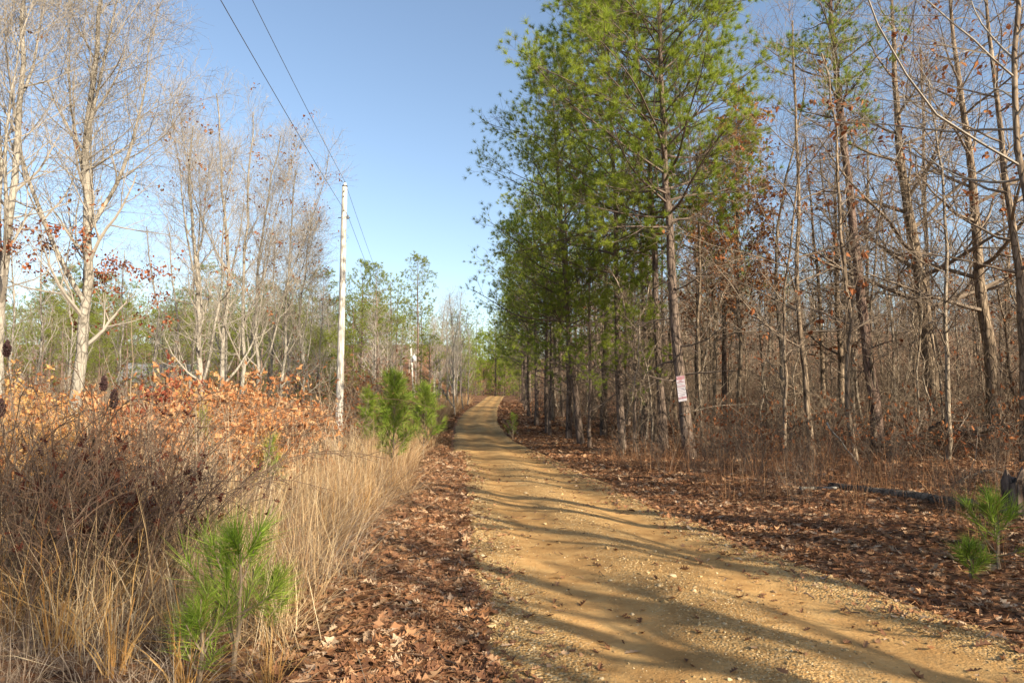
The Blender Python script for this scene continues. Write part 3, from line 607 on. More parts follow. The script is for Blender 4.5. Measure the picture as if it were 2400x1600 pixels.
def oaks():
    tw, bk = M['twig_grey'], M['bark_grey']
    sp = [([(2158, 985), (2125, 700), (2098, 560), (2060, 330), (2045, 0)], 22, 17, .25, 'stout ridged oak trunk with clinging brown leaves behind the fallen log', 250),
          ([(2285, 985), (2262, 700), (2235, 430), (2205, 200), (2190, 0)], 21, 16.5, .21, 'ridged brown oak between the stout oak and the photo edge', 220),
          ([(2352, 980), (2335, 600), (2300, 330), (2280, 100)], 17, 14, .13, 'dark slim oak leaning at the photo edge behind the stump', 120),
          ([(1866, 1045), (1842, 780), (1822, 600), (1826, 430), (1822, 120)], 19, 12.5, .085, 'thin crooked oak between the signed pine and reddish pine', 120),
          ([(1935, 985), (1930, 800), (1925, 560), (1915, 430), (1940, 280)], 25, 12.5, .13, 'dark forked oak just short of the reddish pine', 90),
          ([(1890, 930), (1885, 720), (1868, 570), (1850, 350)], 26, 12, .10, 'bent thin oak behind the crooked one', 60),
          ([(2140, 960), (2135, 600), (2130, 300), (2120, 50)], 28, 15, .12, 'pale straight trunk half hidden by the stout oak', 60),
          ([(1622, 1045), (1600, 850), (1605, 600), (1590, 300)], 21.5, 8, .06, 'thin dark sapling trunk touching the signed pine', 20)]
    for i, (pts, Y, H, r, lab, lf) in enumerate(sp):
        b, c = path(Y, pts, H)
        thing('oak_tree', bare_tree(300 + i, H, r, bk, tw, c, 22, .25, 68, .36, .03, 8, 5, 2, leaf=lf, leaf_mat_=M['leaf_rust'], leaf_size=.13, twig_r=.0042, wob=.03), lab, 'oak tree', b)
    # near tree at the edge whose long limbs cross the top corner
    b, c = path(10.5, [(2420, 1100), (2405, 850), (2385, 500), (2345, 260), (2352, 60)], 12)
    thing('oak_tree', bare_tree(320, 12, .07, bk, M['twig_pale'], c, 26, .42, 66, .52, .05, 7, 4, 3, leaf=300, leaf_mat_=M['leaf_rust'], leaf_size=.12, twig_r=.0032, bias=(-.95, -.2, .5)), 'near oak at the photo edge with long pale limbs over the corner', 'oak tree', b)
    # leafy rust coloured trees behind the pines
    for i, (px, Y, H, lm, lab) in enumerate([(1688, 25, 12.5, 'leaf_amber', 'oak still holding orange leaves behind the signed pine'), (1610, 33, 11, 'leaf_rust', 'oak with thin rusty leaves between the pines')]):
        thing('oak_tree', bare_tree(330 + i, H, .09, bk, tw, None, 24, .3, 55, .26, .08, 7, 6, 2, leaf=5200 - 3000 * i, leaf_mat_=M[lm], leaf_size=.13, twig_r=.006), lab, 'oak tree', gp(px, Y))

def deep_wood():
    rng = np.random.default_rng(44)
    tw, bk = M['twig_grey'], M['bark_grey']
    v = [bare_tree(400 + i, H, r, bk if i % 3 else M['bark_mid'], tw, None, 20, .25, 60, .22, .06, 6, 4, 0, twig_r=.005, leaf=90 if i % 2 else 0, leaf_mat_=M['leaf_rust'], leaf_size=.14, wob=.06) for i, (H, r) in enumerate([(12, .075), (10, .06), (13, .10), (9, .05), (14, .11), (11, .07)])]
    n = 0; pts = []
    while n < 205:
        Y = rng.uniform(17, 78); x = rng.uniform(float(xr(Y)) + 2.2 + .03 * Y, .82 * Y + 3)
        if any((x - a) ** 2 + (Y - b) ** 2 < (.9 + .012 * Y) ** 2 for a, b in pts): continue
        if Y < 24 and rng.uniform() < .5 or (Y < 28 and x < .39 * Y): continue
        pts.append((x, Y)); k = int(rng.integers(0, 6)); n += 1
        s = rng.uniform(.75, 1.15)
        lab, grp = (('slender grey bare tree deep in the wood', 'slender trees deep in the wood') if k % 3 else ('slender pale barked tree deep in the wood', 'pale barked trees deep in the wood'))
        thing('bare_tree', v[k], lab, 'tree', (x, Y, float(zt(x, Y))), rng.uniform(0, 6.28), s, grp, tilt=(rng.normal(0, .03), rng.normal(0, .04)))
    sv = [bare_tree(410 + i, H, .024, M['bark_mid'], M['twig_tan'], None, 16, .2, 55, .2, .08, 5, 4, 0, twig_r=.005, wob=.07) for i, H in enumerate((5, 6.5, 8))]
    for i in range(120):
        Y = rng.uniform(16, 60); x = rng.uniform(float(xr(Y)) + 2.0, .82 * Y + 2)
        if Y < 20 and x < .4 * Y: continue
        thing('bare_sapling', sv[i % 3], 'thin leafless sapling stem among the larger trunks', 'sapling', (x, Y, float(zt(x, Y))), rng.uniform(0, 6.28), rng.uniform(.8, 1.2), 'thin leafless saplings in the wood', tilt=(rng.normal(0, .06), rng.normal(0, .08)))
    # underwood: twiggy bushes
    bs = [bush(420 + i, h, M['twig_brown'] if i % 2 else M['twig_tan'], 9, h * .35, twig_r=.0045) for i, h in enumerate((1.7, 2.3, 2.8, 2.0))]
    for i in range(170):
        Y = rng.uniform(19.5, 50) if i < 110 else rng.uniform(32, 75); x = rng.uniform(float(xr(Y)) + 2.2, .8 * Y + 2)
        thing('twiggy_bush', bs[i % 4], 'tangled leafless bush filling the underwood', 'bush', (x, Y, float(zt(x, Y))), rng.uniform(0, 6.28), rng.uniform(.75, 1.25) * (1 if Y < 30 else 1.5), 'leafless bushes in the underwood')
    lowb = [bush(450 + i, h, M['twig_brown'], 8, h * .5, twig_r=.0045, leaf=60, lm=M['leaf_rust'], leaf_size=.09) for i, h in enumerate((1.1, 1.5))]
    for i in range(60):
        Y = rng.uniform(15.5, 25); x = rng.uniform(max(float(xr(Y)) + 3, .28 * Y), .78 * Y)
        thing('twiggy_bush', lowb[i % 2], 'low brown brush with a few dead leaves under the oaks', 'bush', (x, Y, float(zt(x, Y))), rng.uniform(0, 6.28), rng.uniform(.75, 1.2), 'low brush under the oaks')
    bl = [bush(440 + i, h, M['twig_pale'] if i % 2 else M['twig_tan'], 9, h * .3, twig_r=.006, leaf=(200 if i else 0), lm=M['leaf_rust'], leaf_size=.12) for i, h in enumerate((2.8, 2.2, 3.4))]
    for i in range(125):
        Y = rng.uniform(24, 66) if i < 95 else rng.uniform(95, 135); x = -rng.uniform(.06, .82) * Y if i < 95 else rng.uniform(-18, 14)
        if xl(Y) - 1.8 < x < xr(Y) + 1 and Y < 118 or (Y < 95 and 905 < 1176 + x / Y * F_PX < 990): continue
        thing('twiggy_bush', bl[i % 3], 'pale twiggy brush at the back of the field', 'bush', (x, Y, float(zt(x, Y))), rng.uniform(0, 6.28), rng.uniform(.7, 1.3), 'twiggy brush behind the field')
    # far-off woods as a mass
    tr = bare_parts_np(430, 11)
    pnp = pine_parts_np(431)
    for name, lab, xs, ys, num, src, mats in (
        ('distant_woods', 'far bare woodland reading as one brown mass', (-6, 150), (70, 165), 300, tr, [M['twig_grey']]),
        ('distant_woods', 'far bare woodland behind the field', (-160, -8), (62, 150), 220, tr, [M['twig_pale']]),
        ('distant_pines', 'far line of pines behind the field and crest', (-170, 60), (95, 190), 190, pnp, [M['twig_pine'], M['needle_far']])):
        mb = MB()
        for _ in range(num):
            Y = rng.uniform(*ys); x = rng.uniform(*xs)
            if Y < 126 and xl(Y) - 2.5 < x < xr(Y) + 2.5: continue
            a = rng.uniform(0, 6.28); c, s_ = math.cos(a), math.sin(a); s = rng.uniform(.75, 1.15)
            Rm = np.array([[c, -s_, 0], [s_, c, 0], [0, 0, 1]]) * s
            for (V, Q, F, mi) in src:
                mb.add(V @ Rm.T + np.array([x, Y, float(zt(x, Y))]), Q, F, mi)
        tag(link(name, mb.mesh(name, mats)), lab, 'woods', kind='stuff')

def bare_parts_np(seed, H):
    rng = np.random.default_rng(seed)
    T = trunk_line([(0, 0, -.2), (.2, 0, H * .5), (-.2, .2, H)], 8, .08, rng)[None]; R = trunk_r(.1, .02, 8)[None]
    L1, R1 = kids(rng, T, R, 24, .25, .98, lambda t: rng.normal(.8, .2, t.shape), lambda t: H * .25 * (1.1 - t), 5, .12, .1, .6, .012, .4)
    L2, R2 = kids(rng, L1, R1, 8, .2, 1, lambda t: rng.normal(.7, .2, t.shape), lambda t: H * .11 + 0 * t, 3, .08, .12, .6, .012, .6)
    return [(*tubes(T, R, 5), None, 0), (*tubes(L1, R1, 3), None, 0), (*tubes(L2, R2, 3), None, 0)]
def pine_parts_np(seed):
    rng = np.random.default_rng(seed); H = 14
    T = trunk_line([(0, 0, -.2), (.2, 0, H * .5), (-.1, .1, H)], 8, .05, rng)[None]; R = trunk_r(.16, .03, 8)[None]
    L1, R1 = kids(rng, T, R, 26, .42, .99, lambda t: rad(75) + 0 * t, lambda t: 2.6 * (1.15 - t) ** .5, 5, .08, .1, .4, .015, .4)
    L2, R2 = kids(rng, L1, R1, 6, .3, 1, lambda t: rng.normal(.7, .2, t.shape), lambda t: .9 + 0 * t, 3, .1, .1, .6, .012, .6)
    V, F = needles(rng, L2[:, -1], L2[:, -1] - L2[:, -2] + .2 * UP, 14, .38, .05, (.2, 1.5), .3)
    return [(*tubes(T, R, 5), None, 0), (*tubes(L1, R1, 3), None, 0), (V, None, F, 1)]

def shade_trees():
    """trees of the same wood that stand beside and behind the photographer and throw the stripes of shade"""
    rng = np.random.default_rng(77)
    v = [bare_tree(500 + i, H, r, M['bark_grey'], M['twig_grey'], None, 14, .45, 55, .3, .06, 5, 4, 0, twig_r=.0065, r_tip=.05) for i, (H, r) in enumerate([(8.2, .21), (7.2, .15)])]
    p = pine_tree(510, 14, .17, None, .5, 2.8, 36, 7, 3, 26, .19, .010)
    spots = [(7.4, -5.2, 2, .62), (9.2, -7.6, 2, .78)]
    for i in range(24):
        c = 3.5 + 21 * (i + rng.uniform(-.45, .45)) / 24; x = max(.46 * c + 1.2, 6.6) + rng.uniform(0, 6.5)
        spots.append((x, c - x, i % 2, rng.uniform(.7, 1.1)))
    for i in range(46):
        c = rng.uniform(19, 62); x = .47 * c + 1 + rng.uniform(0, 9); spots.append((x, c - x, i % 2, rng.uniform(.8, 1.25)))
    spots += [(15.5, -4.2, 2, .55)]
    shade_bush = bush(520, 2.3, M['twig_brown'], 9, .8, twig_r=.006)  # low bushes added out of view to throw shade on the near verge
    for i in range(16):
        y = rng.uniform(.5, 8); x = max(.8 * y + 1.6, 6.0) + rng.uniform(0, 3.5)
        if 10 < x + y < 13.2: continue
        thing('twiggy_bush', shade_bush, 'unseen leafless bush added to shade the near verge', 'bush', (x, y, float(zt(x, y))), rng.uniform(0, 6.28), rng.uniform(.7, 1.1), 'unseen bushes added for verge shade')
    for i, (x, y, k, s) in enumerate(spots):
        thing('bare_tree' if k < 2 else 'pine_tree', v[k] if k < 2 else p, 'tree of the roadside wood beside the photographer' if k < 2 else 'pine of the roadside wood beside the photographer', 'tree' if k < 2 else 'pine tree', (x, y, float(zt(x, y))), rng.uniform(0, 6.28), s, 'roadside wood beside the photographer')

def bush(seed, h, tw, stems=8, spread=.5, twig_r=.004, leaf=0, lm=None, leaf_size=.09, k2=7, k3=4, up=.1, stem_r=.009):
    rng = np.random.default_rng(seed)
    n = 8; a = rng.uniform(0, 6.28, stems); r = rng.uniform(.02, .18, stems) * spread * 2
    base = np.stack([r * np.cos(a), r * np.sin(a), 0 * a - .03], -1)
    d = norm(np.stack([np.cos(a) * rng.uniform(.1, .7, stems), np.sin(a) * rng.uniform(.1, .7, stems), np.ones(stems)], -1))
    L = h * rng.uniform(.65, 1.1, stems); pts = [base]
    for j in range(n - 1):
        d = norm(d + rng.normal(0, .12, d.shape) + np.array([0, 0, -.02])); pts.append(pts[-1] + d * (L / (n - 1))[:, None])
    P = np.stack(pts, 1); R = np.linspace(stem_r, twig_r, n)[None] * rng.uniform(.7, 1.2, (stems, 1))
    st = MB().add(*tubes(P, R, 5))
    L2, R2 = kids(rng, P, R, k2, .2, 1, lambda t: rng.normal(.75, .25, t.shape), lambda t: h * .34 * (1.2 - .7 * t), 5, up, .13, .6, twig_r, .5)
    st.add(*tubes(L2, R2, 3))
    L3, R3 = kids(rng, L2, R2, k3, .2, 1, lambda t: rng.normal(.7, .25, t.shape), lambda t: h * .14 + 0 * t, 3, .05, .14, .6, twig_r * .8, .6)
    st.add(*tubes(L3, R3, 3))
    out = [('stems', st.mesh('stems', tw))]
    if leaf:
        e = np.concatenate([L3[:, -1], L3[:, 1], L2[:, -1]]); e = e[e[:, 2] > h * .22]
        p = e[rng.choice(len(e), leaf)] + rng.normal(0, .05, (leaf, 3))
        V, Q = leafs(rng, p, rng.uniform(0, 6.28, leaf), rng.normal(-.5, .8, leaf), rng.normal(0, .9, leaf), leaf_size * rng.uniform(.5, 1.35, leaf), 'oak', 1.1)
        out.append(('foliage', MB().add(V, Q).mesh('foliage', lm)))
    return out

def thicket():
    rng = np.random.default_rng(61)
    A = bush(600, 1.7, M['twig_brown'], 7, .6, leaf=880, lm=M['leaf_orange'], leaf_size=.085)
    B = bush(601, 1.5, M['twig_brown'], 8, .7, leaf=1050, lm=M['leaf_yellow'], leaf_size=.08)
    D = bush(602, 1.6, M['twig_brown'], 6, .5, leaf=420, lm=M['leaf_rust'], leaf_size=.075)
    E = bush(603, 1.9, M['twig_brown'], 5, .5, leaf=800, lm=M['leaf_red'], leaf_size=.085)
    Fm = bush(604, 1.3, M['cane_dark'], 12, .4, leaf=170, twig_r=.0032, stem_r=.008, lm=M['leaf_maroon'], leaf_size=.065)
    g = 'leafy oak sprouts in the thicket'
    uni = [(A, 360, 10.5, 1.12, 'orange and red leaved shrub standing tallest before the far house'), (E, 375, 11.5, 1.05, 'crimson leaved shrub beside the sumac seed heads'),
           (B, 110, 7.4, .85, 'golden leaved shrub low in front of the large oak'), (B, 35, 8.3, .95, 'golden shrub cut by the photo edge under the pale tree'), (A, 215, 8.4, .95, 'orange shrub right behind the dark sumac heads'),
           (A, 530, 13, 1.35, 'big orange oak sprout in front of the stout pale tree'), (A, 600, 14.5, 1.3, 'orange oak sprout spreading between clump and pole'), (D, 745, 19, .95, 'dull red bush at the foot of the white pole'),
           (D, 700, 16, 1.0, 'rusty bush just short of the white pole'), (Fm, 250, 5.2, .85, 'dark stemmed dead shrub among the golden grass blades'), (Fm, 395, 5.7, 1.0, 'dark stemmed dead shrub behind the pine sapling'),
           (Fm, 305, 6.1, 1.0, 'small dark maroon leaved shrub in the shaded weeds')]
    for (pt, px, Y, s, lab) in uni: thing('leafy_shrub', pt, lab, 'shrub', gp(px, Y), rng.uniform(0, 6.28), s)
    for i, (px, Y, s) in enumerate([(250, 7.8, .9), (180, 8.8, .9), (330, 9.4, .9), (-20, 7.2, .9), (410, 9.6, .85), (80, 9.2, .95), (520, 10.5, .8), (600, 11.5, .8), (690, 13, .75), (640, 14, .85), (170, 10.5, 1), (290, 12, 1.1), (440, 12.5, 1.0), (480, 16, 1.3), (560, 17, 1.4), (640, 17, 1.2), (680, 21, 1.2), (380, 15, 1.2), (250, 15, 1.25), (120, 13, 1.15), (20, 13, 1.2), (-40, 11, 1.1), (330, 18, 1.4), (60, 18, 1.3), (180, 20, 1.4), (420, 20, 1.4), (500, 22, 1.5), (610, 23, 1.5), (730, 26, 1.4), (660, 27, 1.6), (800, 28, 1.2), (850, 33, 1.3), (900, 40, 1.3)]):
        pt = (A, B, A, D, A, B)[i % 6]
        thing('leafy_shrub', pt, 'rust and orange leaved sprout in the roadside thicket', 'shrub', gp(px, Y), rng.uniform(0, 6.28), s * rng.uniform(.65, 1.15), g)
    # arching bramble canes in front of the shrubs
    for i, (px, Y, h, lean, az) in enumerate([(120, 5.2, 1.5, .7, .3), (200, 5.6, 1.7, .5, .1), (330, 5.0, 1.3, 1.0, .2), (360, 5.4, 1.6, .8, -.1), (285, 5.3, 1.5, .5, 2.9), (400, 6.2, 1.6, .9, .25), (60, 5.0, 1.3, .8, .5), (20, 5.8, 1.6, .6, .2), (480, 6.6, 1.4, 1.1, .1), (245, 4.7, 1.0, .9, .4), (150, 6.4, 1.7, .4, 2.6), (600, 8.0, 1.5, 1.1, .1), (340, 4.4, .9, 1.0, .6), (90, 4.3, .9, 1.1, .1), (420, 5.0, 1.2, 1.2, .35), (310, 6.0, 1.7, .35, 1.2)]):
        r2 = np.random.default_rng(660 + i); u = np.linspace(0, 1, 14); mbb = MB()
        for q in range(3):
            a = az + r2.normal(0, .35); l_ = lean * h * r2.uniform(.6, 1.3); hh = h * r2.uniform(.7, 1.1)
            P = np.stack([np.cos(a) * l_ * u ** 1.7, np.sin(a) * l_ * u ** 1.7, hh * np.sin(u * 2.0) / math.sin(1.57) - .03], -1) + np.cumsum(r2.normal(0, .008, (14, 3)), 0)
            Rr = np.linspace(.0062, .002, 14); mbb.add(*tubes(P[None], Rr[None], 5))
            L2, R2 = kids(r2, P[None], Rr[None], 9, .3, .98, lambda t: r2.normal(.9, .2, t.shape), lambda t: .3 - .15 * t, 4, .05, .12, .6, .0024, .7); mbb.add(*tubes(L2, R2, 3))
        o = link('bramble', mbb.mesh('bramble', M['cane'])); o.location = gp(px, Y)
        tag(o, 'arching dark bramble canes in front of the golden shrubs', 'bramble', 'bramble canes in the weeds')
    # bare weeds between, nobody could count them
    mb = MB(); src = []
    for i in range(3):
        h = 1.35; r2 = np.random.default_rng(640 + i); st = 6; n = 6
        a = r2.uniform(0, 6.28, st); base = np.stack([.15 * np.cos(a), .15 * np.sin(a), 0 * a - .03], -1); d = norm(np.stack([.35 * np.cos(a), .35 * np.sin(a), 1 + 0 * a], -1)); pts = [base]
        L = h * r2.uniform(.6, 1.15, st)
        for j in range(n - 1): d = norm(d + r2.normal(0, .13, d.shape)); pts.append(pts[-1] + d * (L / (n - 1))[:, None])
        P = np.stack(pts, 1); R = np.linspace(.006, .0032, n)[None] * np.ones((st, 1))
        L2, R2 = kids(r2, P, R, 7, .25, 1, lambda t: r2.normal(.8, .2, t.shape), lambda t: .42 - .2 * t, 4, .12, .14, .7, .0028, .7)
        L3, R3 = kids(r2, L2, R2, 2, .3, 1, lambda t: r2.normal(.7, .2, t.shape), lambda t: .12 + 0 * t, 3, .1, .14, .7, .0026, .9)
        src.append([tubes(P, R, 3), tubes(L2, R2, 3), tubes(L3, R3, 3)])
    for (cnt, y0, y1, x0, x1, mname, lab) in ((34, 4.6, 9.0, .55, 1.1, 'cane', 'bare dark weed stems tangled in the shaded field edge'), (110, 6.5, 24., .2, .95, 'twig_tan', 'pale dry weed stems among the orange shrubs')):
        mb = MB()
        for i in range(cnt):
            Y = y0 + (y1 - y0) * rng.uniform(); x = -(Y * .75) * rng.uniform(x0, x1) - (.4 if mname == 'cane' else .9)
            if x > xl(Y) - 1.5: continue
            a = rng.uniform(0, 6.28); c, s_ = math.cos(a), math.sin(a); s = rng.uniform(.7, 1.15) * (1 if Y < 10 else 1.2)
            Rm = np.array([[c, -s_, 0], [s_, c, 0], [0, 0, 1]]) * s
            for V, Q in src[i % 3]: mb.add(V @ Rm.T + np.array([x, Y, float(zt(x, Y))]), Q)
        tag(link('weeds', mb.mesh('weeds', M[mname])), lab, 'weeds', kind='stuff')
    mb = MB()
    for i in range(120):
        Y = 8.5 + 12 * rng.uniform(); x = float(xr(Y)) + .9 + rng.uniform(0, 1) * (.8 * Y - float(xr(Y)) - 1)
        a = rng.uniform(0, 6.28); c, s_ = math.cos(a), math.sin(a); s = rng.uniform(.3, .8) * (1 if Y > 12 else .7)
        Rm = np.array([[c, -s_, 0], [s_, c, 0], [0, 0, 1]]) * s
        for V, Q in src[i % 3]: mb.add(V @ Rm.T + np.array([x, Y, float(zt(x, Y))]), Q)
    tag(link('weeds', mb.mesh('weeds', M['twig_brown'])), 'thin brown weed stems standing in the leaf litter before the oaks', 'weeds', kind='stuff')

def broomsedge():
    rng = np.random.default_rng(71)
    def clump(seed, h, n, lean, sp=.07):
        r = np.random.default_rng(seed); a = r.uniform(0, 6.28, n); q = sp * np.sqrt(r.uniform(0, 1, n))
        B = np.stack([q * np.cos(a), q * np.sin(a), 0 * a - .02], -1)
        V, Q = blades(r, B, h * r.uniform(.5, 1.05, n), a + r.normal(0, .4, n), np.abs(r.normal(0, lean, n)), .0085 * r.uniform(.4, 1.3, n), 7, .9, .45)
        return MB().add(V, Q).mesh('broomsedge_clump', M['grass_gold'])
    ms = [clump(1, 1.0, 42, .34), clump(2, 1.15, 34, .45), clump(3, .75, 46, .6)]
    for k, px, Y, s, lab in ((0, 300, 3.9, .9, 'golden broomsedge clump at the bottom between shade and sapling'), (1, 170, 4.2, .95, 'golden broomsedge clump with leaning blades at the bottom corner'), (2, 455, 3.7, .8, 'low golden grass clump by the foot of the pine sapling'),
                         (1, 330, 5.3, 1.05, 'upright broomsedge clump in the dark weeds'), (0, 60, 4.6, 1, 'golden grass clump at the photo edge'), (2, 640, 3.75, .7, 'small golden clump on the leafy side of the pine sapling'),
                         (1, 770, 7.2, 1.0, 'arching broomsedge clump leaning over the leaf band'), (1, 905, 12.0, 1.1, 'broomsedge clump in front of the young pine'), (0, 840, 9.5, 1.0, 'upright broomsedge between arching clump and young pine')):
        o = link('broomsedge_clump', ms[k]); o.location = gp(px, Y); o.rotation_euler = (0, 0, rng.uniform(0, 6.28)); o.scale = (s, s, s)
        tag(o, lab, 'grass clump')

def sapling(seed, h, whorls, blen, nk, nl, nw, spread=(.3, .95), k=5):
    """young pine: upright shoots clothed in long needles"""
    rng = np.random.default_rng(seed)
    T = trunk_line([(0, 0, -.05), (.02, .01, h * .5), (.0, .02, h)], 10, .006, rng)[None]; R = np.linspace(.012 + .006 * h, .005, 10)[None]
    st = MB().add(*tubes(T, R, 6))
    L1, R1 = kids(rng, T, R, whorls * k, .18, .92, lambda t: rad(62) - rad(22) * t + rng.normal(0, .12, t.shape), lambda t: blen * (1.12 - t) ** 1.1 + .05, 7, .13, .05, .6, .004, .6)
    st.add(*tubes(L1, R1, 4))
    sh = [(T[:, -4:], 1.0), (L1, 1.0)]
    if h > 1.6:
        L2, R2 = kids(rng, L1, R1, 4, .3, .95, lambda t: rng.normal(.7, .15, t.shape), lambda t: blen * .4 + 0 * t, 5, .12, .06, .7, .003, .7)
        st.add(*tubes(L2, R2, 3)); sh.append((L2, 1.0))
    VV = MB()
    for P, f in sh:
        m = P.shape[1]; ps, ds = [], []
        for q in np.linspace(.35, 1., 6):
            ff = min(q * (m - 1), m - 1.001); i = int(ff); w = ff - i
            ps.append(P[:, i] * (1 - w) + P[:, i + 1] * w); ds.append(P[:, i + 1] - P[:, i])
        pos = np.concatenate(ps); d = np.concatenate(ds)
        V, F = needles(rng, pos, norm(d), nk, nl, nw, spread, .05, .12); VV.add(V, None, F)
    return [('stem', st.mesh('stem', M['twig_tan'])), ('needles', VV.mesh('needles', M['needle_young']))]

def saplings():
    thing('pine_sapling', sapling(701, .76, 3, .56, 16, .25, .0046, (.2, .8), 4), 'knee high pine sapling with long bright needles in the dry grass', 'pine sapling', gp(560, 4.0))
    thing('pine_sapling', sapling(702, .4, 2, .25, 12, .17, .004), 'tiny pine seedling at the side of the knee high sapling', 'pine sapling', gp(640, 4.5))
    thing('pine_sapling', sapling(703, .45, 2, .28, 12, .18, .004), 'low pine seedling in front of the knee high sapling', 'pine sapling', gp(480, 3.75))
    thing('pine_sapling', sapling(704, .62, 3, .48, 11, .22, .0058, (.2, .75), 4), 'bright green pine sapling beside the broken stump', 'pine sapling', gp(2262, 6.5))
    thing('pine_sapling', sapling(705, .28, 2, .2, 12, .17, .005), 'small pine seedling on the leafy verge below the stump sapling', 'pine sapling', gp(2198, 6.2))
    thing('young_pine', sapling(706, 2.2, 6, .58, 8, .20, .0085), 'bushy young pine by the road with a pale green leader', 'young pine', gp(905, 14.2))
    thing('young_pine', sapling(707, 2.0, 5, .9, 8, .19, .010), 'darker young pine tucked behind the bushy one', 'young pine', gp(975, 20))
    thing('pine_sapling', sapling(708, 1.1, 3, .35, 12, .18, .004), 'slim pine sapling poking out of tall grass near the rusty bush', 'pine sapling', gp(625, 9.8))
    thing('pine_sapling', sapling(709, 1.5, 3, .35, 10, .18, .004), 'yellow green pine sapling hidden behind thin grey stem', 'pine sapling', gp(470, 9.5))
    thing('young_pine', sapling(710, 1.9, 4, .5, 10, .2, .008), 'narrow young pine with yellow leader past the white pole', 'young pine', gp(848, 21))
    thing('pine_sapling', sapling(711, 1.6, 4, .8, 9, .2, .009), 'low green pine on the shaded side of the road before the bend', 'pine sapling', gp(1178, 30.5), 0, .8)

def sumac():
    rng = np.random.default_rng(81)
    v, f = ico()
    mh = plain('sumac_head', (.05, .022, .02), .9, 0, .3, 30); mst = M['twig_brown']
    for px, py, Y, ln, lab in ((262, 915, 6.2, .17, 'dark upright sumac seed head on a thin stem, nearer of the pair'), (238, 880, 6.9, .15, 'maroon sumac seed head behind the darker one'), (16, 800, 6.5, .16, 'drooping maroon sumac head at the photo edge'), (2, 935, 5.6, .14, 'dark sumac head low at the photo edge')):
        top = pw(px, py, Y); b = np.array([top[0] + .12, Y, float(zt(top[0], Y))]); l = top - b
        r = thing('sumac_plant', [], lab, 'sumac', b)
        P = trunk_line([(0, 0, -.05), (.05, 0, l[2] * .5), (l[0], 0, l[2] - ln * .4)], 10, .004, rng)
        link('stem', MB().add(*tubes(P[None], np.linspace(.007, .0045, 10)[None], 5)).mesh('stem', mst, True), r)
        k = 260; u = rng.uniform(0, 1, k); rr = .034 * np.sin(np.pi * np.clip(u * .9 + .12, 0, 1)) ** .7 * np.sqrt(rng.uniform(.3, 1, k)); a = rng.uniform(0, 6.28, k)
        pos = np.stack([l[0] + rr * np.cos(a), rr * np.sin(a), l[2] - ln * .5 + u * ln], -1)
        V, F = stones(rng, pos, rng.uniform(.007, .012, k)); link('seed_head', MB().add(V, None, F).mesh('seed_head', mh), r)
    # lone thin stems rising from the weeds
    for px, Y, h, lab in ((458, 5.6, 1.45, 'thin grey sapling stem rising in front of the orange shrubs'), (300, 8.5, 2.6, 'slender reddish stem rising above the red shrub')):
        P = trunk_line([(0, 0, -.05), (.03, 0, h * .5), (-.02, 0, h)], 10, .012, rng)[None]; R = np.linspace(.009, .004, 10)[None]
        mb = MB().add(*tubes(P, R, 5)); L2, R2 = kids(rng, P, R, 7, .4, .98, lambda t: .7 + 0 * t, lambda t: .4 - .25 * t, 5, .1, .1, .6, .0025, .5); mb.add(*tubes(L2, R2, 3))
        o = link('sapling_stem', mb.mesh('sapling_stem', M['twig_tan'])); o.location = gp(px, Y); tag(o, lab, 'sapling')

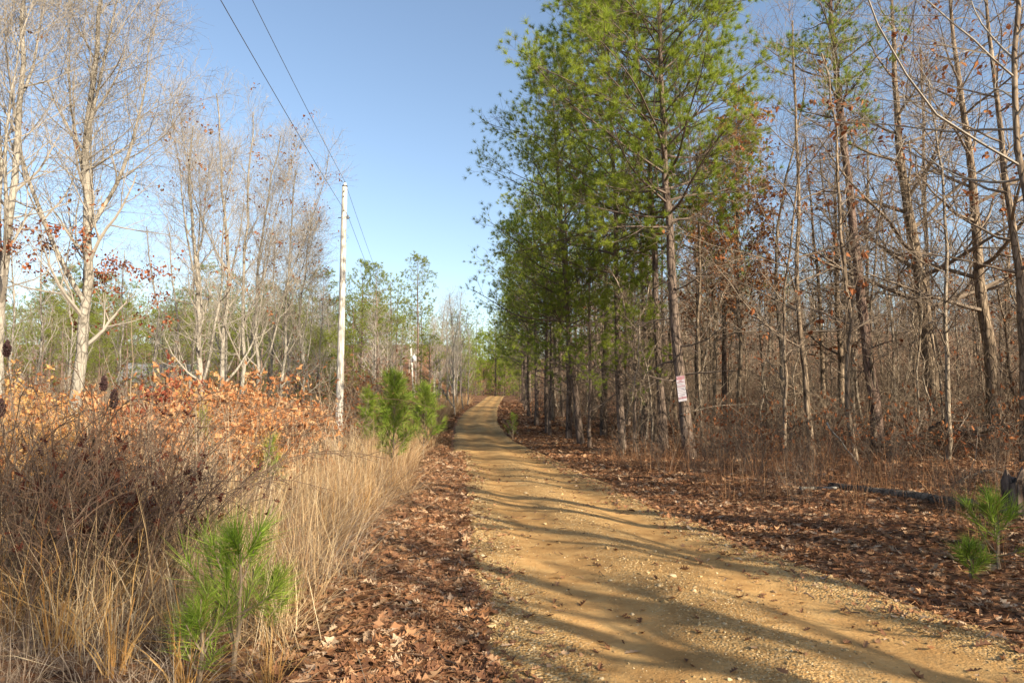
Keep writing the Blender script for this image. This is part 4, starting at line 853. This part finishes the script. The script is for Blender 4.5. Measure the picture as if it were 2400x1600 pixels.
# ------------------------------------------------------------------ fallen wood
def fallen():
    rng = np.random.default_rng(91)
    def log(name, p0, p1, r0, r1, lab, cat, sag=.0, twigs=0, mt='bark_dead', n=12):
        p0, p1 = np.asarray(p0, float), np.asarray(p1, float); c = (p0 + p1) / 2
        P = trunk_line([p0 - c, (0, 0, sag), p1 - c], n, .02, rng); R = np.linspace(r0, r1, n) * (1 + .08 * rng.normal(0, 1, n))
        V, Q = tubes(P[None], R[None], 9)
        V = np.concatenate([V, P[:1], P[-1:]]); k = len(V)
        T = [(i, k - 2, (i + 1) % 9) for i in range(9)] + [((n - 1) * 9 + i, (n - 1) * 9 + (i + 1) % 9, k - 1) for i in range(9)]
        r = tag(empty(name, c), lab, cat)
        link('trunk', MB().add(V, Q, T).mesh('trunk', M[mt], True), r)
        if twigs:
            L1, R1 = kids(rng, P[None], R[None], twigs, .2, 1, lambda t: rng.normal(.9, .2, t.shape), lambda t: 1.3 - .5 * t, 6, .03, .12, .35, .006, .3)
            L2, R2 = kids(rng, L1, R1, 5, .3, 1, lambda t: rng.normal(.7, .2, t.shape), lambda t: .4 + 0 * t, 4, .03, .12, .5, .004, .5)
            link('branches', MB().add(*tubes(L1, R1, 4)).add(*tubes(L2, R2, 3)).mesh('branches', M['twig_grey']), r)
    log('fallen_log', pw(1990, 1022, 19), pw(2352, 975, 17.5), .13, .08, 'long mossy fallen log propped against the reddish pine', 'log', .0, 9)
    log('fallen_log', pw(2030, 1050, 18.2), pw(2190, 955, 17), .07, .04, 'thinner broken limb leaning up under the mossy log', 'log', .05, 4)
    a = pw(1905, 1120, 11.6); b = pw(2230, 1168, 9.3)
    for q in (a, b): q[2] = float(zt(q[0], q[1])) + .06
    log('fallen_log', a, b, .06, .085, 'dark log lying in the leaves behind the road verge', 'log')
    a = pw(1835, 1132, 11.3); b = pw(1960, 1122, 11.5)
    for q in (a, b): q[2] = float(zt(q[0], q[1])) + .05
    log('fallen_branch', a, b, .03, .02, 'short pale stick lying at the end of the dark log', 'branch', 0, 0, 'bark_pale')
    a = pw(2190, 1095, 12); b = pw(2352, 1078, 11.5); a[2] = float(zt(a[0], a[1])); b[2] = float(zt(b[0], b[1])) + .05
    log('fallen_branch', a, b, .035, .03, 'arching dead branch behind the stump sapling', 'branch', .28, 4)
    log('fallen_branch', pw(1565, 952, 18.6), pw(1740, 928, 18.2), .011, .006, 'thin dead branch hanging across the signed pine trunk', 'branch', .12, 5, 'bark_mid')
    log('fallen_branch', pw(1900, 970, 15), pw(2000, 1110, 14.6), .018, .012, 'thin grey stick leaning in front of the reddish pine', 'branch', .05, 2, 'bark_pale')
    log('fallen_branch', pw(1015, 893, 36), pw(1042, 935, 36), .035, .03, 'bare pale pole leaning over the verge past the young pine', 'branch', 0, 0, 'bark_pale')
    # broken stump
    b = gp(2318, 8.8); n = 9; sd = 14
    u = np.linspace(0, 1, n); a = np.arange(sd) * 2 * np.pi / sd
    jag = rng.uniform(-.12, .16, sd)
    rr = (.14 + .10 * np.exp(-u * 7))[:, None] * (1 + .13 * np.sin(a * 5 + 1) + .05 * rng.normal(0, 1, (1, sd)))
    zz = u[:, None] * .52 + (u ** 4)[:, None] * jag[None] - .05
    V = np.stack([rr * np.cos(a), rr * np.sin(a), zz], -1).reshape(-1, 3)
    idx = np.arange(n * sd).reshape(n, sd); nx = np.roll(idx, -1, 1)
    Q = np.stack([idx[:-1], nx[:-1], nx[1:], idx[1:]], -1).reshape(-1, 4)
    V = np.concatenate([V, [[0, 0, .36]]]); T = [((n - 1) * sd + i, (n - 1) * sd + (i + 1) % sd, n * sd) for i in range(sd)]
    o = link('tree_stump', MB().add(V, Q, T).mesh('tree_stump', M['bark_pine'])); o.location = b
    tag(o, 'dark jagged stump beside the bright pine sapling', 'stump')

# ------------------------------------------------------------------ built things
def cyl(p0, p1, r0, r1=None, sides=12):
    r1 = r0 if r1 is None else r1
    P = np.array([p0, p1], float); V, Q = tubes(P[None], np.array([[r0, r1]]), sides)
    V = np.concatenate([V, P]); k = 2 * sides
    T = [(i, k, (i + 1) % sides) for i in range(sides)] + [(sides + i, sides + (i + 1) % sides, k + 1) for i in range(sides)]
    return V, Q, T
def box(x0, x1, y0, y1, z0, z1):
    V = [(x, y, z) for z in (z0, z1) for x, y in ((x0, y0), (x1, y0), (x1, y1), (x0, y1))]
    return np.array(V, float), [(0, 3, 2, 1), (4, 5, 6, 7), (0, 1, 5, 4), (1, 2, 6, 5), (2, 3, 7, 6), (3, 0, 4, 7)]

def utility():
    wood = bark_mat('weathered_pole', (.40, .37, .32), (.60, .57, .51), (.72, .69, .63), 18, .05, .5)
    dark = plain('dark_hardware', (.06, .055, .05), .5, .4); por = plain('porcelain', (.75, .74, .72), .25, 0, .05)
    tank = plain('transformer_paint', (.72, .74, .76), .4, 0, .06)
    top1 = pw(792, 428, 25); zb = float(zt(top1[0], 25)); xb = pw(779, 985, 25)[0]
    b = np.array([xb, 25, zb]); t = top1 - b
    r = thing('utility_pole', [], 'tall weathered white utility pole standing in the roadside brush', 'utility pole', b)
    P = trunk_line([(0, 0, -.4), t * .5, t], 12, .003, np.random.default_rng(2))
    V, Q = tubes(P[None], np.linspace(.145, .095, 12)[None], 14); V = np.concatenate([V, P[-1:]]); k = len(V) - 1
    link('pole', MB().add(V, Q, [(11 * 14 + i, 11 * 14 + (i + 1) % 14, k) for i in range(14)]).mesh('pole', wood, True), r)
    h = link('pole_cap', MB().add(*cyl(t - [0, 0, .02], t + [0, 0, .02], .10, .10)).mesh('pole_cap', dark, True), r)
    ins = link('insulator', MB().add(*cyl(t + [0, 0, .02], t + [0, 0, .09], .06, .055)).add(*cyl(t + [0, 0, .09], t + [0, 0, .13], .035, .05)).mesh('insulator', por, True), r)
    link('insulator_pin', MB().add(*cyl(t + [0, 0, .13], t + [0, 0, .17], .045, .03)).mesh('insulator_pin', dark, True), r)
    for dz, dx in ((.42, -.01), (.22, .0), (.95, .02)):
        link('bolt', MB().add(*cyl(t + [dx, -.13, -dz], t + [dx, -.06, -dz], .02, .02, 8)).mesh('bolt', dark), r)
    br = t + [-.02, 0, -1.2]
    link('bracket', MB().add(*cyl(br + [-.2, 0, 0], br + [.24, 0, 0], .018, .018, 8)).add(*cyl(br + [.16, 0, -.05], br + [.16, 0, .08], .04, .03, 10)).mesh('bracket', dark), r)
    # far pole with transformer
    top2 = pw(943, 792, 95); x2 = pw(951, 905, 95)[0]; b2 = np.array([x2, 95, float(zt(x2, 95))]); t2 = top2 - b2
    r2 = thing('utility_pole', [], 'far pale utility pole carrying a white transformer', 'utility pole', b2)
    link('pole', MB().add(*cyl((0, 0, -.3), t2, .17, .12)).mesh('pole', wood, True), r2)
    tp = t2 + [.55, -.1, -1.55]
    tr = link('transformer', MB().add(*cyl(tp + [0, 0, -.75], tp, .3, .3, 16)).add(*cyl(tp, tp + [0, 0, .1], .3, .2, 16)).mesh('transformer', tank, True), r2)
    link('bushing', MB().add(*cyl(tp + [0, 0, .1], tp + [0, 0, .35], .05, .03, 8)).mesh('bushing', por, True), tr)
    link('bracket', MB().add(*cyl(t2 + [0, -.05, -1.9], tp + [-.1, 0, -.35], .05, .05, 8)).mesh('bracket', dark), r2)
    # wires strung past the photographer, pole, far pole
    def wire(p1, p2, sag0, sag1, lab):
        d = (p1 - p2); p0 = p1 + d; p3 = p2 - d * 1.0
        pts = []
        for (a, b_, s) in ((p0, p1, sag0), (p1, p2, sag1), (p2, p3, sag1)):
            u = np.linspace(0, 1, 40)[:, None]; q = a * (1 - u) + b_ * u - UP * (4 * s * u * (1 - u)); pts.append(q if not pts else q[1:])
        P = np.concatenate(pts)
        o = link('power_line', MB().add(*tubes(P[None], np.full((1, len(P)), .0075), 6)).mesh('power_line', plain('wire_grey', (.12, .12, .125), .5, .3), True)); tag(o, lab, 'power line')
    wire(b + t + [.0, 0, .18], b2 + t2 + [0, 0, .1], 1.42, 1.1, 'upper power line strung over the top of the white pole')
    wire(b + br + [.16, 0, .08], b2 + t2 + [.1, 0, -1.2], 1.35, 1.1, 'lower power line carried on the side bracket of the white pole')

def sign():
    Y = 19.5 - .27
    tl, br_ = pw(1553, 862, Y), pw(1577, 922, Y)
    tr_ = pw(1571, 859, Y); bl = pw(1559, 920, Y)
    ux = (tr_ - tl); w = np.linalg.norm(ux); ux /= w; uz = tl - bl; h = np.linalg.norm(uz); uz /= h
    w *= 1.05
    ny = np.cross(ux, uz); c = (tl + br_) / 2
    white = plain('sign_white', (.32, .305, .34), .5, 0, .08, 6); red = plain('sign_red', (.25, .06, .08), .5, 0, .25, 8); ink = plain('sign_ink', (.10, .08, .11), .6)
    r = thing('posted_sign', [], 'narrow red and white notice nailed to the pine trunk', 'sign', c)
    def slab(x0, x1, z0, z1, d0, d1):
        V, Q = box(x0 * w / 2, x1 * w / 2, -d1, -d0, z0 * h / 2, z1 * h / 2)
        bend = .02 * (V[:, 0] / (w / 2)) ** 2
        return V[:, :1] * ux + (V[:, 1:2] + bend[:, None] * 0) * (-ny) * -1 * -1 + V[:, 2:] * uz, Q
    # three panels, one above the other
    link('panel', MB().add(*slab(-1, 1, .36, 1, -.004, .004)).mesh('panel', white), r)
    link('panel', MB().add(*slab(-.97, 1.03, -.30, .34, -.004, .004)).mesh('panel', white), r)
    link('panel', MB().add(*slab(-.95, 1.05, -1, -.32, -.004, .004)).mesh('panel', white), r)
    link('red_header', MB().add(*slab(-.94, .94, .72, .97, .006, .009)).mesh('red_header', red), r)
    link('red_band', MB().add(*slab(-.9, .98, -.8, -.66, .006, .009)).mesh('red_band', red), r)
    Rm = np.stack([ux, -ny * -1, uz], 1)
    def text(s, z, size, m, name, off=.012):
        cu = bpy.data.curves.new(name, 'FONT'); cu.body = s; cu.align_x = 'CENTER'; cu.align_y = 'CENTER'; cu.size = size; cu.extrude = .001
        o = bpy.data.objects.new(name, cu); C.objects.link(o); dg = bpy.context.evaluated_depsgraph_get()
        me = bpy.data.meshes.new_from_object(o.evaluated_get(dg)); bpy.data.objects.remove(o)
        v = np.zeros(len(me.vertices) * 3, np.float32); me.vertices.foreach_get('co', v); v = v.reshape(-1, 3)
        sx = min(1, w * .88 / max(.01, v[:, 0].max() - v[:, 0].min()))
        q = v[:, :1] * sx * ux + v[:, 1:2] * uz + (v[:, 2:] + off) * (ny * SGN) + z * h / 2 * uz
        me.vertices.foreach_set('co', q.astype(np.float32).ravel()); me.materials.clear(); me.materials.append(m); me.update()
        link(name, me, r)
    SGN = 1 if ny[1] < 0 else -1
    text('POSTED', .845, .075, white, 'lettering'); text('NO', .62, .06, red, 'lettering'); text('TRESPASSING', .5, .05, red, 'lettering')
    text('POSTED', .18, .06, red, 'lettering', .008); text('KEEP OUT', -.73, .05, white, 'lettering')
    for z in (.05, -.06, -.17, -.45, -.55): link('text_line', MB().add(*slab(-.7, .7, z - .012, z + .012, .006, .008)).mesh('text_line', ink), r)

def house():
    wallm = plain('siding', (.42, .46, .50), .7); roofm = plain('roofing', (.20, .21, .23), .8); trim = plain('trim', (.7, .7, .7), .6); gl = plain('window_glass', (.05, .06, .08), .1)
    x, Y = gx(385, 68), 68; z = float(zt(x, Y))
    r = thing('house', [], 'small pale house glimpsed through the brush behind the red shrub', 'house', (x, Y, z), .25)
    w, d, hh = 3.4, 3., 2.4
    mb = MB().add(*box(-w, w, -d, d, -.3, hh)); mb.add([(-w, -d, hh), (-w, d, hh), (-w, 0, hh + 1.6), (w, -d, hh), (w, d, hh), (w, 0, hh + 1.6)], None, [(0, 2, 1), (3, 4, 5)])
    link('wall', mb.mesh('wall', wallm), r)
    V = []; Q = []
    for s in (-1, 1):
        a = np.array([(-w - .3, s * (d + .35), hh - .2), (w + .3, s * (d + .35), hh - .2), (w + .3, 0, hh + 1.66), (-w - .3, 0, hh + 1.66)]); k = len(V) * 1
        V += list(a) + list(a + [0, 0, .12]); Q += [tuple(k + i for i in f) for f in ((0, 1, 2, 3), (4, 7, 6, 5), (0, 4, 5, 1), (1, 5, 6, 2), (2, 6, 7, 3), (3, 7, 4, 0))]
    link('roof', MB().add(np.array(V), Q).mesh('roof', roofm), r)
    for xx in (-2.6, 0.4, 2.7):
        f = link('window', MB().add(*box(xx - .5, xx + .5, -d - .06, -d - .005, 1.0, 2.2)).mesh('window', trim), r)
        link('pane', MB().add(*box(xx - .42, xx + .42, -d - .08, -d - .062, 1.08, 2.12)).mesh('pane', gl), f)

# ------------------------------------------------------------------ light, camera
def light():
    w = bpy.data.worlds.new('World'); SC.world = w; w.use_nodes = True
    N, L = w.node_tree.nodes, w.node_tree.links
    s = N.new('ShaderNodeTexSky'); s.sky_type = 'NISHITA'; s.sun_disc = False
    s.sun_elevation = rad(SUN_EL); s.sun_rotation = rad(SUN_AZ); s.air_density = 1.0; s.dust_density = 1.5; s.ozone_density = .8
    L.new(s.outputs[0], N['Background'].inputs[0]); N['Background'].inputs[1].default_value = SKY
    la = bpy.data.lights.new('sun', 'SUN'); la.energy = SUN; la.angle = rad(.53); la.color = (1, .87, .67)
    o = bpy.data.objects.new('sun', la); C.objects.link(o)
    a, e = rad(SUN_AZ), rad(SUN_EL)
    o.rotation_euler = Vector((math.sin(a) * math.cos(e), math.cos(a) * math.cos(e), math.sin(e))).to_track_quat('Z', 'Y').to_euler()
    cam = bpy.data.cameras.new('camera'); co = bpy.data.objects.new('camera', cam); C.objects.link(co)
    cam.sensor_width = 36; cam.lens = 36 * F_PX / 2352; cam.clip_end = 5000; cam.clip_start = .05
    co.location = (0, 0, H_EYE); co.rotation_euler = (math.pi / 2 + TILT, 0, 0)
    SC.camera = co
    SC.view_settings.view_transform = 'Standard'; SC.view_settings.look = 'None'; SC.view_settings.exposure = EXPO; SC.view_settings.gamma = 1
    SC.cycles.max_bounces = 5; SC.cycles.diffuse_bounces = 2; SC.cycles.transmission_bounces = 4; SC.cycles.caustics_reflective = False
SUN_EL, SUN_AZ, SUN, SKY, EXPO = 25, 135, 5.0, .11, 1.12

light(); ground(); road(); loose_stuff()
pines(); field_pines(); field_bare_trees(); oaks(); deep_wood(); shade_trees()
thicket(); broomsedge(); saplings(); sumac(); fallen(); utility(); sign(); house()
